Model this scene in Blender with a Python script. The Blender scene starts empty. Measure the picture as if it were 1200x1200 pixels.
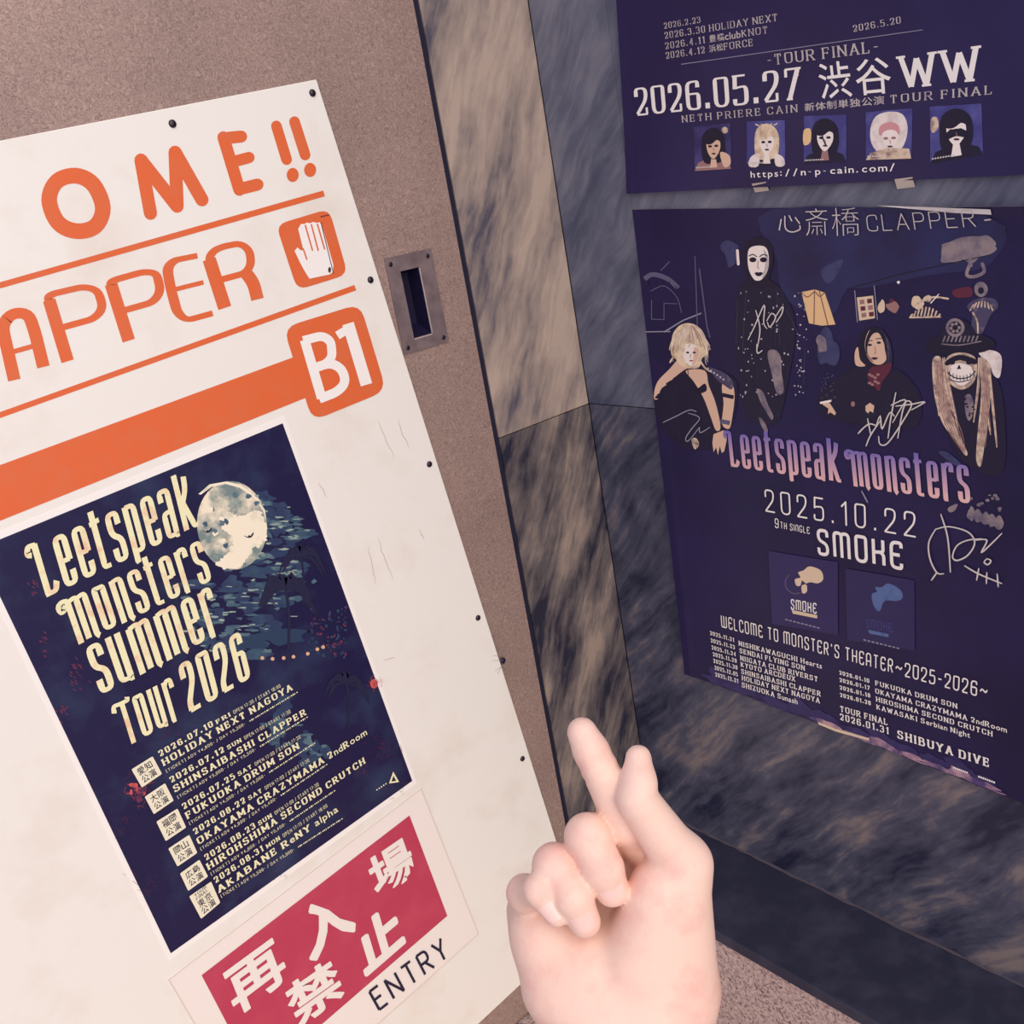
import bpy, bmesh, math, random
import numpy as np
from mathutils import Vector, Matrix
from mathutils.geometry import tessellate_polygon

random.seed(4)
scene = bpy.context.scene
COL = scene.collection

# ------------------------------------------------------------------ camera, light, exposure
# world: x along the door wall (to the right), y into the door wall, z up; floor at z = 0
S = 1.2
FPX = 1146.78
AX = np.array([[0.74235671, -0.64784785, -0.17087917],
               [-0.33452954, -0.13742047, -0.93231196],
               [0.580514, 0.74927217, -0.31873925]])      # columns: world axes seen by the lens
CAM = np.array([0.0, -S, 1.44])
cd = bpy.data.cameras.new('camera')
cam = bpy.data.objects.new('camera', cd)
COL.objects.link(cam)
cd.sensor_width = 36.0
cd.lens = FPX / 1200 * 36.0
cd.clip_start = 0.02
mw = Matrix.Identity(4)
for i in range(3):
    mw[i][0] = AX[0][i]
    mw[i][1] = -AX[1][i]
    mw[i][2] = -AX[2][i]
    mw[i][3] = CAM[i]
cam.matrix_world = mw
scene.camera = cam

world = bpy.data.worlds.new('sky')
scene.world = world
world.use_nodes = True
bg = world.node_tree.nodes['Background']
bg.inputs[0].default_value = (0.57, 0.65, 0.92, 1)
bg.inputs[1].default_value = 1.0

sd = bpy.data.lights.new('sun', 'SUN')
sd.color = (1.0, 0.84, 0.64)
sd.energy = 2.45
sd.angle = math.radians(70)
sun = bpy.data.objects.new('sun', sd)
COL.objects.link(sun)
sun.location = (0, -3, 4)
sun.rotation_euler = Vector((0.26, 0.80, -0.48)).to_track_quat('-Z', 'Y').to_euler()

vs = scene.view_settings
vs.view_transform = 'Standard'
vs.look = 'None'
vs.gamma = 1.0
vs.use_curve_mapping = False
vs.exposure = 0.0

# ------------------------------------------------------------------ measuring helpers
XR = 0.9503 * S


def to_px(p):
    c = AX @ (np.asarray(p, float) - CAM)
    return (600 + FPX * c[0] / c[2], 600 + FPX * c[1] / c[2])


def ray(px, py):
    return AX.T @ np.array([(px - 600) / FPX, (py - 600) / FPX, 1.0])


def on_door(px, py, y=0.0):
    d = ray(px, py)
    return CAM + d * (y - CAM[1]) / d[1]


def on_right(px, py, off=0.0):
    d = ray(px, py)
    return CAM + d * (XR - off) / d[0]


# ------------------------------------------------------------------ materials
MATS = {}


def srgb(r, g, b):
    f = lambda c: (c / 255 / 12.92) if c / 255 <= 0.04045 else ((c / 255 + 0.055) / 1.055) ** 2.4
    return (f(r), f(g), f(b), 1)


def mat(name, col, rough=0.55, metal=0.0, spec=0.4, noise=None, bump=None, sss=0):
    """col is an sRGB triple; noise = (scale, other colour, lo, hi); bump = (scale, strength)"""
    if name in MATS:
        return MATS[name]
    m = bpy.data.materials.new(name)
    m.use_nodes = True
    nt = m.node_tree
    b = nt.nodes['Principled BSDF']
    b.inputs['Roughness'].default_value = rough
    b.inputs['Metallic'].default_value = metal
    b.inputs['Specular IOR Level'].default_value = spec
    b.inputs['Base Color'].default_value = srgb(*col)
    tc = nt.nodes.new('ShaderNodeTexCoord')
    if noise:
        n = nt.nodes.new('ShaderNodeTexNoise')
        n.inputs['Scale'].default_value = noise[0]
        n.inputs['Detail'].default_value = 6
        n.inputs['Roughness'].default_value = 0.6
        r = nt.nodes.new('ShaderNodeValToRGB')
        r.color_ramp.elements[0].position = noise[2]
        r.color_ramp.elements[1].position = noise[3]
        r.color_ramp.elements[0].color = srgb(*col)
        r.color_ramp.elements[1].color = srgb(*noise[1])
        nt.links.new(tc.outputs['Object'], n.inputs['Vector'])
        nt.links.new(n.outputs['Fac'], r.inputs['Fac'])
        nt.links.new(r.outputs['Color'], b.inputs['Base Color'])
    if bump:
        n2 = nt.nodes.new('ShaderNodeTexNoise')
        n2.inputs['Scale'].default_value = bump[0]
        n2.inputs['Detail'].default_value = 4
        bp = nt.nodes.new('ShaderNodeBump')
        bp.inputs['Strength'].default_value = bump[1]
        bp.inputs['Distance'].default_value = 0.002
        nt.links.new(tc.outputs['Object'], n2.inputs['Vector'])
        nt.links.new(n2.outputs['Fac'], bp.inputs['Height'])
        nt.links.new(bp.outputs['Normal'], b.inputs['Normal'])
    if sss:
        b.inputs['Subsurface Weight'].default_value = sss
        b.inputs['Subsurface Radius'].default_value = (0.008, 0.003, 0.0015)
        b.inputs['Subsurface Scale'].default_value = 1.0
    MATS[name] = m
    return m


def marble(name, light, mid, dark, angle, lo, hi, rough=0.38, band=5.0, wamt=.04):
    """streaked grey marble, laid out by each slab's own UV map (metres)"""
    m = bpy.data.materials.new(name)
    m.use_nodes = True
    nt = m.node_tree
    N, L = nt.nodes.new, nt.links.new
    b = nt.nodes['Principled BSDF']
    b.inputs['Roughness'].default_value = rough
    b.inputs['Specular IOR Level'].default_value = 0.35
    uv = N('ShaderNodeUVMap')
    rot = N('ShaderNodeMapping')
    rot.inputs['Rotation'].default_value = (0, 0, math.radians(angle))
    warp = N('ShaderNodeTexNoise')
    warp.inputs['Scale'].default_value = 6
    warp.inputs['Detail'].default_value = 3
    L(uv.outputs['UV'], warp.inputs['Vector'])
    wm = N('ShaderNodeVectorMath')
    wm.operation = 'MULTIPLY_ADD'
    wm.inputs[1].default_value = (wamt, wamt, 0)
    L(warp.outputs['Color'], wm.inputs[0])
    L(uv.outputs['UV'], wm.inputs[2])
    L(wm.outputs[0], rot.inputs['Vector'])

    def streak(su, sv, detail, rough_):
        mp = N('ShaderNodeMapping')
        mp.inputs['Scale'].default_value = (su, sv, 1)
        L(rot.outputs[0], mp.inputs['Vector'])
        n = N('ShaderNodeTexNoise')
        n.inputs['Scale'].default_value = 1.0
        n.inputs['Detail'].default_value = detail
        n.inputs['Roughness'].default_value = rough_
        L(mp.outputs[0], n.inputs['Vector'])
        return n.outputs['Fac']
    big = streak(band * 3.2, band * 0.75, 5, 0.62)
    fine = streak(90, 11, 4, 0.6)
    cloud = streak(band * 1.1, band * 0.9, 6, 0.65)
    a1 = N('ShaderNodeMath'); a1.operation = 'MULTIPLY_ADD'
    a1.inputs[1].default_value = 0.32
    L(fine, a1.inputs[0]); L(big, a1.inputs[2])
    a2 = N('ShaderNodeMath'); a2.operation = 'MULTIPLY_ADD'
    a2.inputs[1].default_value = 0.55
    L(cloud, a2.inputs[0]); L(a1.outputs[0], a2.inputs[2])
    r = N('ShaderNodeValToRGB')
    e = r.color_ramp.elements
    e[0].position = lo; e[0].color = srgb(*dark)
    e[1].position = hi; e[1].color = srgb(*light)
    q = e.new((lo * 0.45 + hi * 0.55)); q.color = srgb(*mid)
    sc = N('ShaderNodeMath'); sc.operation = 'DIVIDE'
    sc.inputs[1].default_value = 1.87
    L(a2.outputs[0], sc.inputs[0])
    L(sc.outputs[0], r.inputs['Fac'])
    L(r.outputs['Color'], b.inputs['Base Color'])
    MATS[name] = m
    return m


def brushed(name, a, bcol):
    """steel with a swirling vibration finish"""
    m = bpy.data.materials.new(name)
    m.use_nodes = True
    nt = m.node_tree
    N, L = nt.nodes.new, nt.links.new
    b = nt.nodes['Principled BSDF']
    b.inputs['Roughness'].default_value = 0.55
    b.inputs['Metallic'].default_value = 0.25
    tc = N('ShaderNodeTexCoord')
    w = N('ShaderNodeTexNoise'); w.inputs['Scale'].default_value = 60; w.inputs['Detail'].default_value = 2
    L(tc.outputs['Object'], w.inputs['Vector'])
    mm = N('ShaderNodeVectorMath'); mm.operation = 'MULTIPLY_ADD'
    mm.inputs[1].default_value = (0.05, 0.05, 0.05)
    L(w.outputs['Color'], mm.inputs[0]); L(tc.outputs['Object'], mm.inputs[2])
    n = N('ShaderNodeTexNoise'); n.inputs['Scale'].default_value = 330; n.inputs['Detail'].default_value = 3
    L(mm.outputs[0], n.inputs['Vector'])
    r = N('ShaderNodeValToRGB')
    r.color_ramp.elements[0].position = 0.36; r.color_ramp.elements[0].color = srgb(*a)
    r.color_ramp.elements[1].position = 0.66; r.color_ramp.elements[1].color = srgb(*bcol)
    L(n.outputs['Fac'], r.inputs['Fac'])
    big = N('ShaderNodeTexNoise'); big.inputs['Scale'].default_value = 5; big.inputs['Detail'].default_value = 5
    L(tc.outputs['Object'], big.inputs['Vector'])
    mr = N('ShaderNodeMapRange'); mr.inputs[1].default_value = 0.3; mr.inputs[2].default_value = 0.7
    mr.inputs[3].default_value = 0.86; mr.inputs[4].default_value = 1.08
    L(big.outputs['Fac'], mr.inputs[0])
    mx = N('ShaderNodeMix'); mx.data_type = 'RGBA'; mx.blend_type = 'MULTIPLY'
    mx.inputs[0].default_value = 1.0
    L(r.outputs['Color'], mx.inputs[6]); L(mr.outputs[0], mx.inputs[7])
    L(mx.outputs[2], b.inputs['Base Color'])
    bp = N('ShaderNodeBump'); bp.inputs['Strength'].default_value = 0.15; bp.inputs['Distance'].default_value = 0.001
    L(n.outputs['Fac'], bp.inputs['Height']); L(bp.outputs['Normal'], b.inputs['Normal'])
    MATS[name] = m
    return m


def granite(name):
    m = bpy.data.materials.new(name)
    m.use_nodes = True
    nt = m.node_tree
    N, L = nt.nodes.new, nt.links.new
    b = nt.nodes['Principled BSDF']
    b.inputs['Roughness'].default_value = 0.7
    tc = N('ShaderNodeTexCoord')
    v = N('ShaderNodeTexVoronoi'); v.inputs['Scale'].default_value = 260
    L(tc.outputs['Object'], v.inputs['Vector'])
    n = N('ShaderNodeTexNoise'); n.inputs['Scale'].default_value = 180; n.inputs['Detail'].default_value = 4
    L(tc.outputs['Object'], n.inputs['Vector'])
    sep = N('ShaderNodeSeparateColor')
    L(v.outputs['Color'], sep.inputs[0])
    ad = N('ShaderNodeMath'); ad.operation = 'MULTIPLY_ADD'; ad.inputs[1].default_value = 0.5
    L(sep.outputs[0], ad.inputs[0]); L(n.outputs['Fac'], ad.inputs[2])
    r = N('ShaderNodeValToRGB')
    e = r.color_ramp.elements
    e[0].position = 0.42; e[0].color = srgb(92, 76, 84)
    e[1].position = 0.95; e[1].color = srgb(205, 182, 172)
    q = e.new(0.62); q.color = srgb(168, 142, 136)
    L(ad.outputs[0], r.inputs['Fac']); L(r.outputs['Color'], b.inputs['Base Color'])
    MATS[name] = m
    return m


# ------------------------------------------------------------------ object helpers
def tag(o, label=None, cat=None, group=None, kind=None):
    if label: o['label'] = label
    if cat: o['category'] = cat
    if group: o['group'] = group
    if kind: o['kind'] = kind
    return o


def empty(name, loc):
    o = bpy.data.objects.new(name, None)
    o.empty_display_size = 0.05
    o.location = loc
    COL.objects.link(o)
    return o


def wloc(o):
    v = Vector((0, 0, 0))
    while o:
        v += o.location
        o = o.parent
    return v


def make(name, verts, faces, materials, parent=None, mi=None, uv=None, smooth=False, loc=None):
    """verts are world coordinates"""
    me = bpy.data.meshes.new(name)
    base = wloc(parent) if parent else Vector((0, 0, 0))
    l = Vector(loc) - base if loc is not None else Vector((0, 0, 0))
    off = base + l
    me.from_pydata([(v[0] - off.x, v[1] - off.y, v[2] - off.z) for v in verts], [], faces)
    if not isinstance(materials, (list, tuple)):
        materials = [materials]
    for m in materials:
        me.materials.append(m)
    if mi:
        me.polygons.foreach_set('material_index', mi)
    if uv:
        lay = me.uv_layers.new(name='UVMap')
        for lp in me.loops:
            lay.data[lp.index].uv = uv[lp.vertex_index]
    if smooth:
        me.polygons.foreach_set('use_smooth', [True] * len(me.polygons))
    me.update()
    o = bpy.data.objects.new(name, me)
    o.location = l
    COL.objects.link(o)
    if parent:
        o.parent = parent
    return o


def box_obj(name, lo, hi, material, parent=None, bevel=0.0, uvaxis=None, loc=None):
    bm = bmesh.new()
    bmesh.ops.create_cube(bm, size=1)
    for v in bm.verts:
        v.co = Vector([lo[i] + (hi[i] - lo[i]) * (v.co[i] + 0.5) for i in range(3)])
    if bevel:
        bmesh.ops.bevel(bm, geom=bm.edges[:], offset=bevel, segments=2, affect='EDGES', profile=0.6)
    vs_ = [tuple(v.co) for v in bm.verts]
    bm.verts.index_update()
    fs = [[v.index for v in f.verts] for f in bm.faces]
    bm.free()
    uv = None
    if uvaxis is not None:
        ox, oz = uvaxis[2], uvaxis[3]
        uv = [(v[uvaxis[0]] * uvaxis[1] + ox, v[2] + oz) for v in vs_]
    return make(name, vs_, fs, material, parent, uv=uv, loc=loc)


# ------------------------------------------------------------------ flat print: strokes, shapes, lettering
def round_path(pts, r, n=4, closed=False):
    pts = [np.array(p, float) for p in pts]
    if r <= 0 or len(pts) < 3:
        return pts
    out = []
    m = len(pts)
    for i in range(m):
        if not closed and i in (0, m - 1):
            out.append(pts[i]); continue
        a, p, b = pts[i - 1], pts[i], pts[(i + 1) % m]
        la, lb = np.linalg.norm(a - p), np.linalg.norm(b - p)
        if la < 1e-9 or lb < 1e-9:
            continue
        d = min(r, la * 0.5, lb * 0.5)
        s, e = p + (a - p) / la * d, p + (b - p) / lb * d
        for k in range(n + 1):
            t = k / n
            out.append((1 - t) ** 2 * s + 2 * t * (1 - t) * p + t * t * e)
    res = [out[0]]
    for q in out[1:]:
        if np.linalg.norm(q - res[-1]) > 1e-7:
            res.append(q)
    return res


def catmull(pts, n=4, closed=False):
    P = [np.array(p, float) for p in pts]
    m = len(P)
    out = []
    rng = range(m) if closed else range(m - 1)
    for i in rng:
        g = (lambda k: P[k % m]) if closed else (lambda k: P[min(max(k, 0), m - 1)])
        a, b, c, d = g(i - 1), g(i), g(i + 1), g(i + 2)
        for k in range(n):
            t = k / n
            out.append(0.5 * (2 * b + (c - a) * t + (2 * a - 5 * b + 4 * c - d) * t * t + (3 * b - a - 3 * c + d) * t ** 3))
    if not closed:
        out.append(P[-1])
    return out


def ribbon(pts, wv, wh, cap='butt', closed=False, taper=0.0):
    """pen stroke: wv = width of upright strokes, wh = width of level strokes"""
    P = [np.array(p, float) for p in pts]
    m = len(P)
    V, Fc = [], []
    for i in range(m):
        if closed:
            a, b = P[i - 1], P[(i + 1) % m]
        else:
            a, b = P[max(i - 1, 0)], P[min(i + 1, m - 1)]
        t = b - a
        l = np.linalg.norm(t)
        t = t / l if l > 1e-12 else np.array([1.0, 0])
        nrm = np.array([-t[1], t[0]])
        # mitre
        k = 1.0
        if 0 < i < m - 1 or closed:
            t1 = P[i] - P[i - 1]
            l1 = np.linalg.norm(t1)
            if l1 > 1e-12:
                c = abs(np.dot(nrm, np.array([-t1[1], t1[0]]) / l1))
                k = 1 / max(c, 0.6)
        w = math.hypot(nrm[0] * wv, nrm[1] * wh) / 2 * k
        if taper:
            u = i / (m - 1)
            w *= 1 - taper * abs(2 * u - 1) ** 2
        V += [P[i] + nrm * w, P[i] - nrm * w]
    for i in range(m if closed else m - 1):
        j = (i + 1) % m
        Fc.append([2 * i, 2 * i + 1, 2 * j + 1, 2 * j])
    if cap == 'round' and not closed:
        for idx in (0, m - 1):
            c, o_ = P[idx], (P[1] if idx == 0 else P[-2])
            t = c - o_
            t = t / max(np.linalg.norm(t), 1e-12)
            nr = V[2 * idx] - c
            base = len(V)
            R_ = np.linalg.norm(nr)
            for k in range(7):
                an = math.pi * k / 6
                V.append(c + nr * math.cos(an) + t * R_ * math.sin(an))
            Fc.append(list(range(base, base + 7)))
    return V, Fc


# letter skeletons: unit height; each stroke = (points, corner radius)
def closed_loop(x0, x1, y0=0.0, y1=1.0):
    mx = (x0 + x1) / 2
    return [(mx, y1), (x1, y1), (x1, y0), (x0, y0), (x0, y1), (mx, y1)]


SK = {
    'A': (.62, [([(0, 0), (.31, 1), (.62, 0)], 0), ([(.12, .33), (.5, .33)], 0)]),
    'B': (.55, [([(0, 0), (0, 1)], 0), ([(0, 1), (.48, 1), (.48, .54), (0, .54)], .2), ([(0, .54), (.55, .54), (.55, 0), (0, 0)], .22)]),
    'C': (.56, [([(.56, .72), (.56, 1), (0, 1), (0, 0), (.56, 0), (.56, .28)], .28)]),
    'D': (.58, [([(0, 0), (0, 1)], 0), ([(0, 1), (.58, 1), (.58, 0), (0, 0)], .32)]),
    'E': (.5, [([(0, 0), (0, 1)], 0), ([(0, 1), (.48, 1)], 0), ([(0, .53), (.4, .53)], 0), ([(0, 0), (.5, 0)], 0)]),
    'F': (.48, [([(0, 0), (0, 1)], 0), ([(0, 1), (.48, 1)], 0), ([(0, .5), (.4, .5)], 0)]),
    'G': (.58, [([(.56, .74), (.56, 1), (0, 1), (0, 0), (.56, 0), (.56, .45), (.32, .45)], .26)]),
    'H': (.58, [([(0, 0), (0, 1)], 0), ([(.58, 0), (.58, 1)], 0), ([(0, .52), (.58, .52)], 0)]),
    'I': (.04, [([(.02, 0), (.02, 1)], 0)]),
    'J': (.4, [([(.38, 1), (.38, 0), (0, 0), (0, .25)], .18)]),
    'K': (.58, [([(0, 0), (0, 1)], 0), ([(.54, 1), (.02, .42)], 0), ([(.18, .58), (.58, 0)], 0)]),
    'L': (.48, [([(0, 1), (0, 0)], 0), ([(0, 0), (.48, 0)], 0)]),
    'M': (.74, [([(0, 0), (0, 1)], 0), ([(0, 1), (.37, .2), (.74, 1)], 0), ([(.74, 1), (.74, 0)], 0)]),
    'N': (.6, [([(0, 0), (0, 1)], 0), ([(0, 1), (.6, 0)], 0), ([(.6, 0), (.6, 1)], 0)]),
    'O': (.6, [(closed_loop(0, .6), .3)]),
    'P': (.52, [([(0, 0), (0, 1)], 0), ([(0, 1), (.52, 1), (.52, .46), (0, .46)], .22)]),
    'Q': (.6, [(closed_loop(0, .6), .3), ([(.36, .24), (.62, -.08)], 0)]),
    'R': (.57, [([(0, 0), (0, 1)], 0), ([(0, 1), (.52, 1), (.52, .5), (0, .5)], .2), ([(.26, .5), (.57, 0)], 0)]),
    'S': (.52, [([(.5, .74), (.5, 1), (.02, 1), (.02, .54), (.52, .5), (.52, 0), (0, 0), (0, .26)], .23)]),
    'T': (.56, [([(.28, 0), (.28, 1)], 0), ([(0, 1), (.56, 1)], 0)]),
    'U': (.58, [([(0, 1), (0, 0), (.58, 0), (.58, 1)], .28)]),
    'V': (.6, [([(0, 1), (.3, 0), (.6, 1)], 0)]),
    'W': (.86, [([(0, 1), (.22, 0), (.43, .9), (.64, 0), (.86, 1)], 0)]),
    'X': (.58, [([(0, 0), (.58, 1)], 0), ([(0, 1), (.58, 0)], 0)]),
    'Y': (.58, [([(0, 1), (.29, .48), (.58, 1)], 0), ([(.29, .5), (.29, 0)], 0)]),
    'Z': (.54, [([(0, 1), (.54, 1), (0, 0), (.54, 0)], 0)]),
    '0': (.46, [(closed_loop(0, .46), .23)]),
    '1': (.24, [([(0, .8), (.2, 1)], 0), ([(.2, 1), (.2, 0)], 0)]),
    '2': (.46, [([(.01, .7), (.01, 1), (.45, 1), (.45, .58), (0, .02)], .2), ([(0, 0), (.47, 0)], 0)]),
    '3': (.46, [([(0, .8), (0, 1), (.44, 1), (.44, .54), (.14, .54)], .19), ([(.14, .54), (.46, .54), (.46, 0), (0, 0), (0, .22)], .2)]),
    '4': (.5, [([(.36, 0), (.36, 1)], 0), ([(.36, 1), (0, .3)], 0), ([(0, .28), (.5, .28)], 0)]),
    '5': (.46, [([(.44, 1), (.04, 1)], 0), ([(.04, 1), (.02, .55)], 0), ([(.02, .58), (.46, .64), (.46, 0), (0, 0), (0, .2)], .2)]),
    '6': (.46, [([(.44, .78), (.44, 1), (0, 1), (0, 0), (.46, 0), (.46, .3)], .22), ([(0, .56), (.46, .56), (.46, .28)], .22)]),
    '7': (.46, [([(0, 1), (.46, 1)], 0), ([(.46, 1), (.14, 0)], 0)]),
    '8': (.46, [(closed_loop(.02, .44, .52, 1), .2), (closed_loop(0, .46, 0, .52), .22)]),
    '9': (.46, [([(.02, .22), (.02, 0), (.46, 0), (.46, 1), (0, 1), (0, .7)], .22), ([(.46, .44), (0, .44), (0, .72)], .22)]),
    '.': (.1, [([(.05, 0), (.05, .02)], 0)]),
    '-': (.3, [([(0, .48), (.3, .48)], 0)]),
    ':': (.1, [([(.05, .1), (.05, .12)], 0), ([(.05, .6), (.05, .62)], 0)]),
    '/': (.4, [([(0, -.1), (.4, 1.1)], 0)]),
    "'": (.1, [([(.05, 1), (.05, .78)], 0)]),
    '[': (.2, [([(.2, 1.08), (0, 1.08), (0, -.1), (.2, -.1)], 0)]),
    ']': (.2, [([(0, 1.08), (.2, 1.08), (.2, -.1), (0, -.1)], 0)]),
    '~': (.6, [([(0, .4), (.15, .6), (.3, .5), (.45, .38), (.6, .6)], .1)]),
}
# round-shouldered display capitals
SKD = dict(SK)
SKD.update({
    'E': (.4, [([(.4, .8), (.4, 1), (0, 1), (0, 0), (.4, 0), (.4, .2)], .2), ([(0, .52), (.34, .52)], 0)]),
    'M': (.64, [([(0, 0), (0, 1), (.32, 1), (.32, 0)], .14), ([(.32, 0), (.32, 1), (.64, 1), (.64, 0)], .14)]),
    'W': (.64, [([(0, 1), (0, 0), (.32, 0), (.32, 1)], .14), ([(.32, 1), (.32, 0), (.64, 0), (.64, 1)], .14)]),
    'A': (.42, [([(0, 0), (0, 1), (.42, 1), (.42, 0)], .2), ([(0, .4), (.42, .4)], 0)]),
    'S': (.4, [([(.4, .74), (.4, 1), (0, 1), (0, .58), (.4, .44), (.4, 0), (0, 0), (0, .26)], .19)]),
    'O': (.42, [(closed_loop(0, .42), .2)]),
    'C': (.4, [([(.4, .74), (.4, 1), (0, 1), (0, 0), (.4, 0), (.4, .26)], .2)]),
    'T': (.42, [([(.21, 0), (.21, 1)], 0), ([(0, 1), (.42, 1)], 0)]),
    'H': (.42, [([(0, 0), (0, 1)], 0), ([(.42, 0), (.42, 1)], 0), ([(0, .5), (.42, .5)], 0)]),
    'N': (.42, [([(0, 0), (0, 1), (.42, 1), (.42, 0)], .2)]),
    'R': (.42, [([(0, 0), (0, 1), (.4, 1), (.4, .5), (0, .5)], .18), ([(.2, .5), (.42, 0)], 0)]),
    'K': (.42, [([(0, 0), (0, 1)], 0), ([(.4, 1), (.4, .52), (0, .48)], .1), ([(.3, .5), (.42, .4), (.42, 0)], .08)]),
    'L': (.36, [([(0, 1), (0, 0), (.36, 0)], .1)]),
    'G': (.42, [([(.4, .76), (.4, 1), (0, 1), (0, 0), (.42, 0), (.42, .45), (.24, .45)], .2)]),
})
# tall condensed gothic logo lettering
LG = {
    'L': (.38, [([(.07, 1.02), (.07, .03)], 0), ([(.0, .03), (.28, .03), (.36, .2)], .08), ([(.1, 1.0), (-.1, 1.02), (-.16, .88), (-.06, .84)], .1)]),
    'e': (.36, [([(.06, .49), (.3, .49)], 0), ([(.3, .47), (.3, .95), (.06, .95), (.06, .03), (.3, .03), (.3, .28)], .12)]),
    't': (.28, [([(.1, 1.16), (.1, .03), (.28, .03)], .1), ([(-.02, .92), (.27, .95)], 0)]),
    's': (.36, [([(.3, .72), (.3, .95), (.06, .95), (.06, .56), (.3, .42), (.3, .03), (.06, .03), (.06, .28)], .12)]),
    'p': (.36, [([(.06, -.16), (.06, .97)], 0), ([(.06, .95), (.3, .95), (.3, .05), (.08, .05)], .12), ([(0, -.15), (.14, -.13)], 0)]),
    'a': (.38, [([(.06, .74), (.06, .95), (.3, .95), (.3, .0), (.37, .0)], .11), ([(.3, .52), (.06, .5), (.06, .03), (.3, .03)], .1)]),
    'k': (.42, [([(.06, 0), (.06, 1.16)], 0), ([(.34, 1.06), (.3, .8), (.1, .5)], .1), ([(.14, .54), (.34, .02), (.44, .03)], .06)]),
    'm': (.6, [([(.06, -.03), (.06, .95)], 0), ([(.06, .93), (.3, .98), (.3, 0)], .1), ([(.3, .93), (.54, .98), (.54, .02), (.6, -.05)], .1)]),
    'o': (.36, [(closed_loop(.06, .3, .03, .95), .12)]),
    'n': (.36, [([(.06, -.03), (.06, .97)], 0), ([(.06, .93), (.3, .97), (.3, .03), (.37, -.05)], .12)]),
    'r': (.34, [([(.06, 0), (.06, .97)], 0), ([(.06, .86), (.18, .98), (.3, .95), (.3, .76)], .08), ([(0, 0), (.14, 0)], 0)]),
    'u': (.38, [([(.06, .98), (.06, .03), (.3, .03), (.3, .1)], .12), ([(.3, .98), (.3, 0), (.37, 0)], .04)]),
    'T': (.4, [([(.2, .95), (.2, -.02)], 0), ([(-.12, .84), (-.08, 1.0), (.12, .98), (.4, .98), (.42, 1.06)], .08)]),
    '2': (.36, [([(.06, .7), (.06, .96), (.3, .96), (.3, .62), (.06, .2), (.06, .03)], .12), ([(.03, .03), (.33, .03)], 0)]),
    '0': (.36, [(closed_loop(.06, .3, .02, .97), .12)]),
    '6': (.36, [([(.3, .76), (.3, .96), (.06, .96), (.06, .03), (.3, .03), (.3, .4)], .12), ([(.06, .58), (.3, .58), (.3, .36)], .12)]),
}
MSWASH = ([(.08, .96), (-.1, 1.0), (-.22, .9), (-.16, .76), (-.07, .82), (-.11, .88)], .08)

STY = {   # skeleton, upright width, level width, slab half-length, cap, tracking
    'slab': (SK, .20, .12, .09, 'butt', .25),
    'fat': (SK, .24, .13, .10, 'butt', .27),
    'serif': (SK, .15, .07, .09, 'butt', .24),
    'didone': (SK, .17, .065, .07, 'butt', .14),
    'sans': (SK, .13, .11, 0, 'butt', .2),
    'thin': (SK, .07, .06, 0, 'round', .22),
    'pen': (SK, .055, .055, 0, 'round', .22),
    'deco': (SKD, .12, .10, 0, 'butt', .2),
    'decobold': (SKD, .135, .12, 0, 'butt', .19),
    'thindeco': (SK, .085, .07, 0, 'round', .34),
    'logo': (LG, .165, .085, 0, 'butt', .0),
}
_gl = {}


def font_glyph(ch, bold):
    """outline of one character in the built-in typeface"""
    k = (ch, bold)
    if k in _gl:
        return _gl[k]
    cu = bpy.data.curves.new('glyph', 'FONT')
    cu.body = ch
    cu.resolution_u = 3
    cu.offset = bold
    ob = bpy.data.objects.new('glyph', cu)
    COL.objects.link(ob)
    dg = bpy.context.evaluated_depsgraph_get()
    me = bpy.data.meshes.new_from_object(ob.evaluated_get(dg))
    V = [np.array([v.co.x, v.co.y]) for v in me.vertices]
    Fc = [list(p.vertices) for p in me.polygons]
    bpy.data.objects.remove(ob)
    bpy.data.curves.remove(cu)
    bpy.data.meshes.remove(me)
    _gl[k] = (V, Fc)
    return _gl[k]


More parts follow.
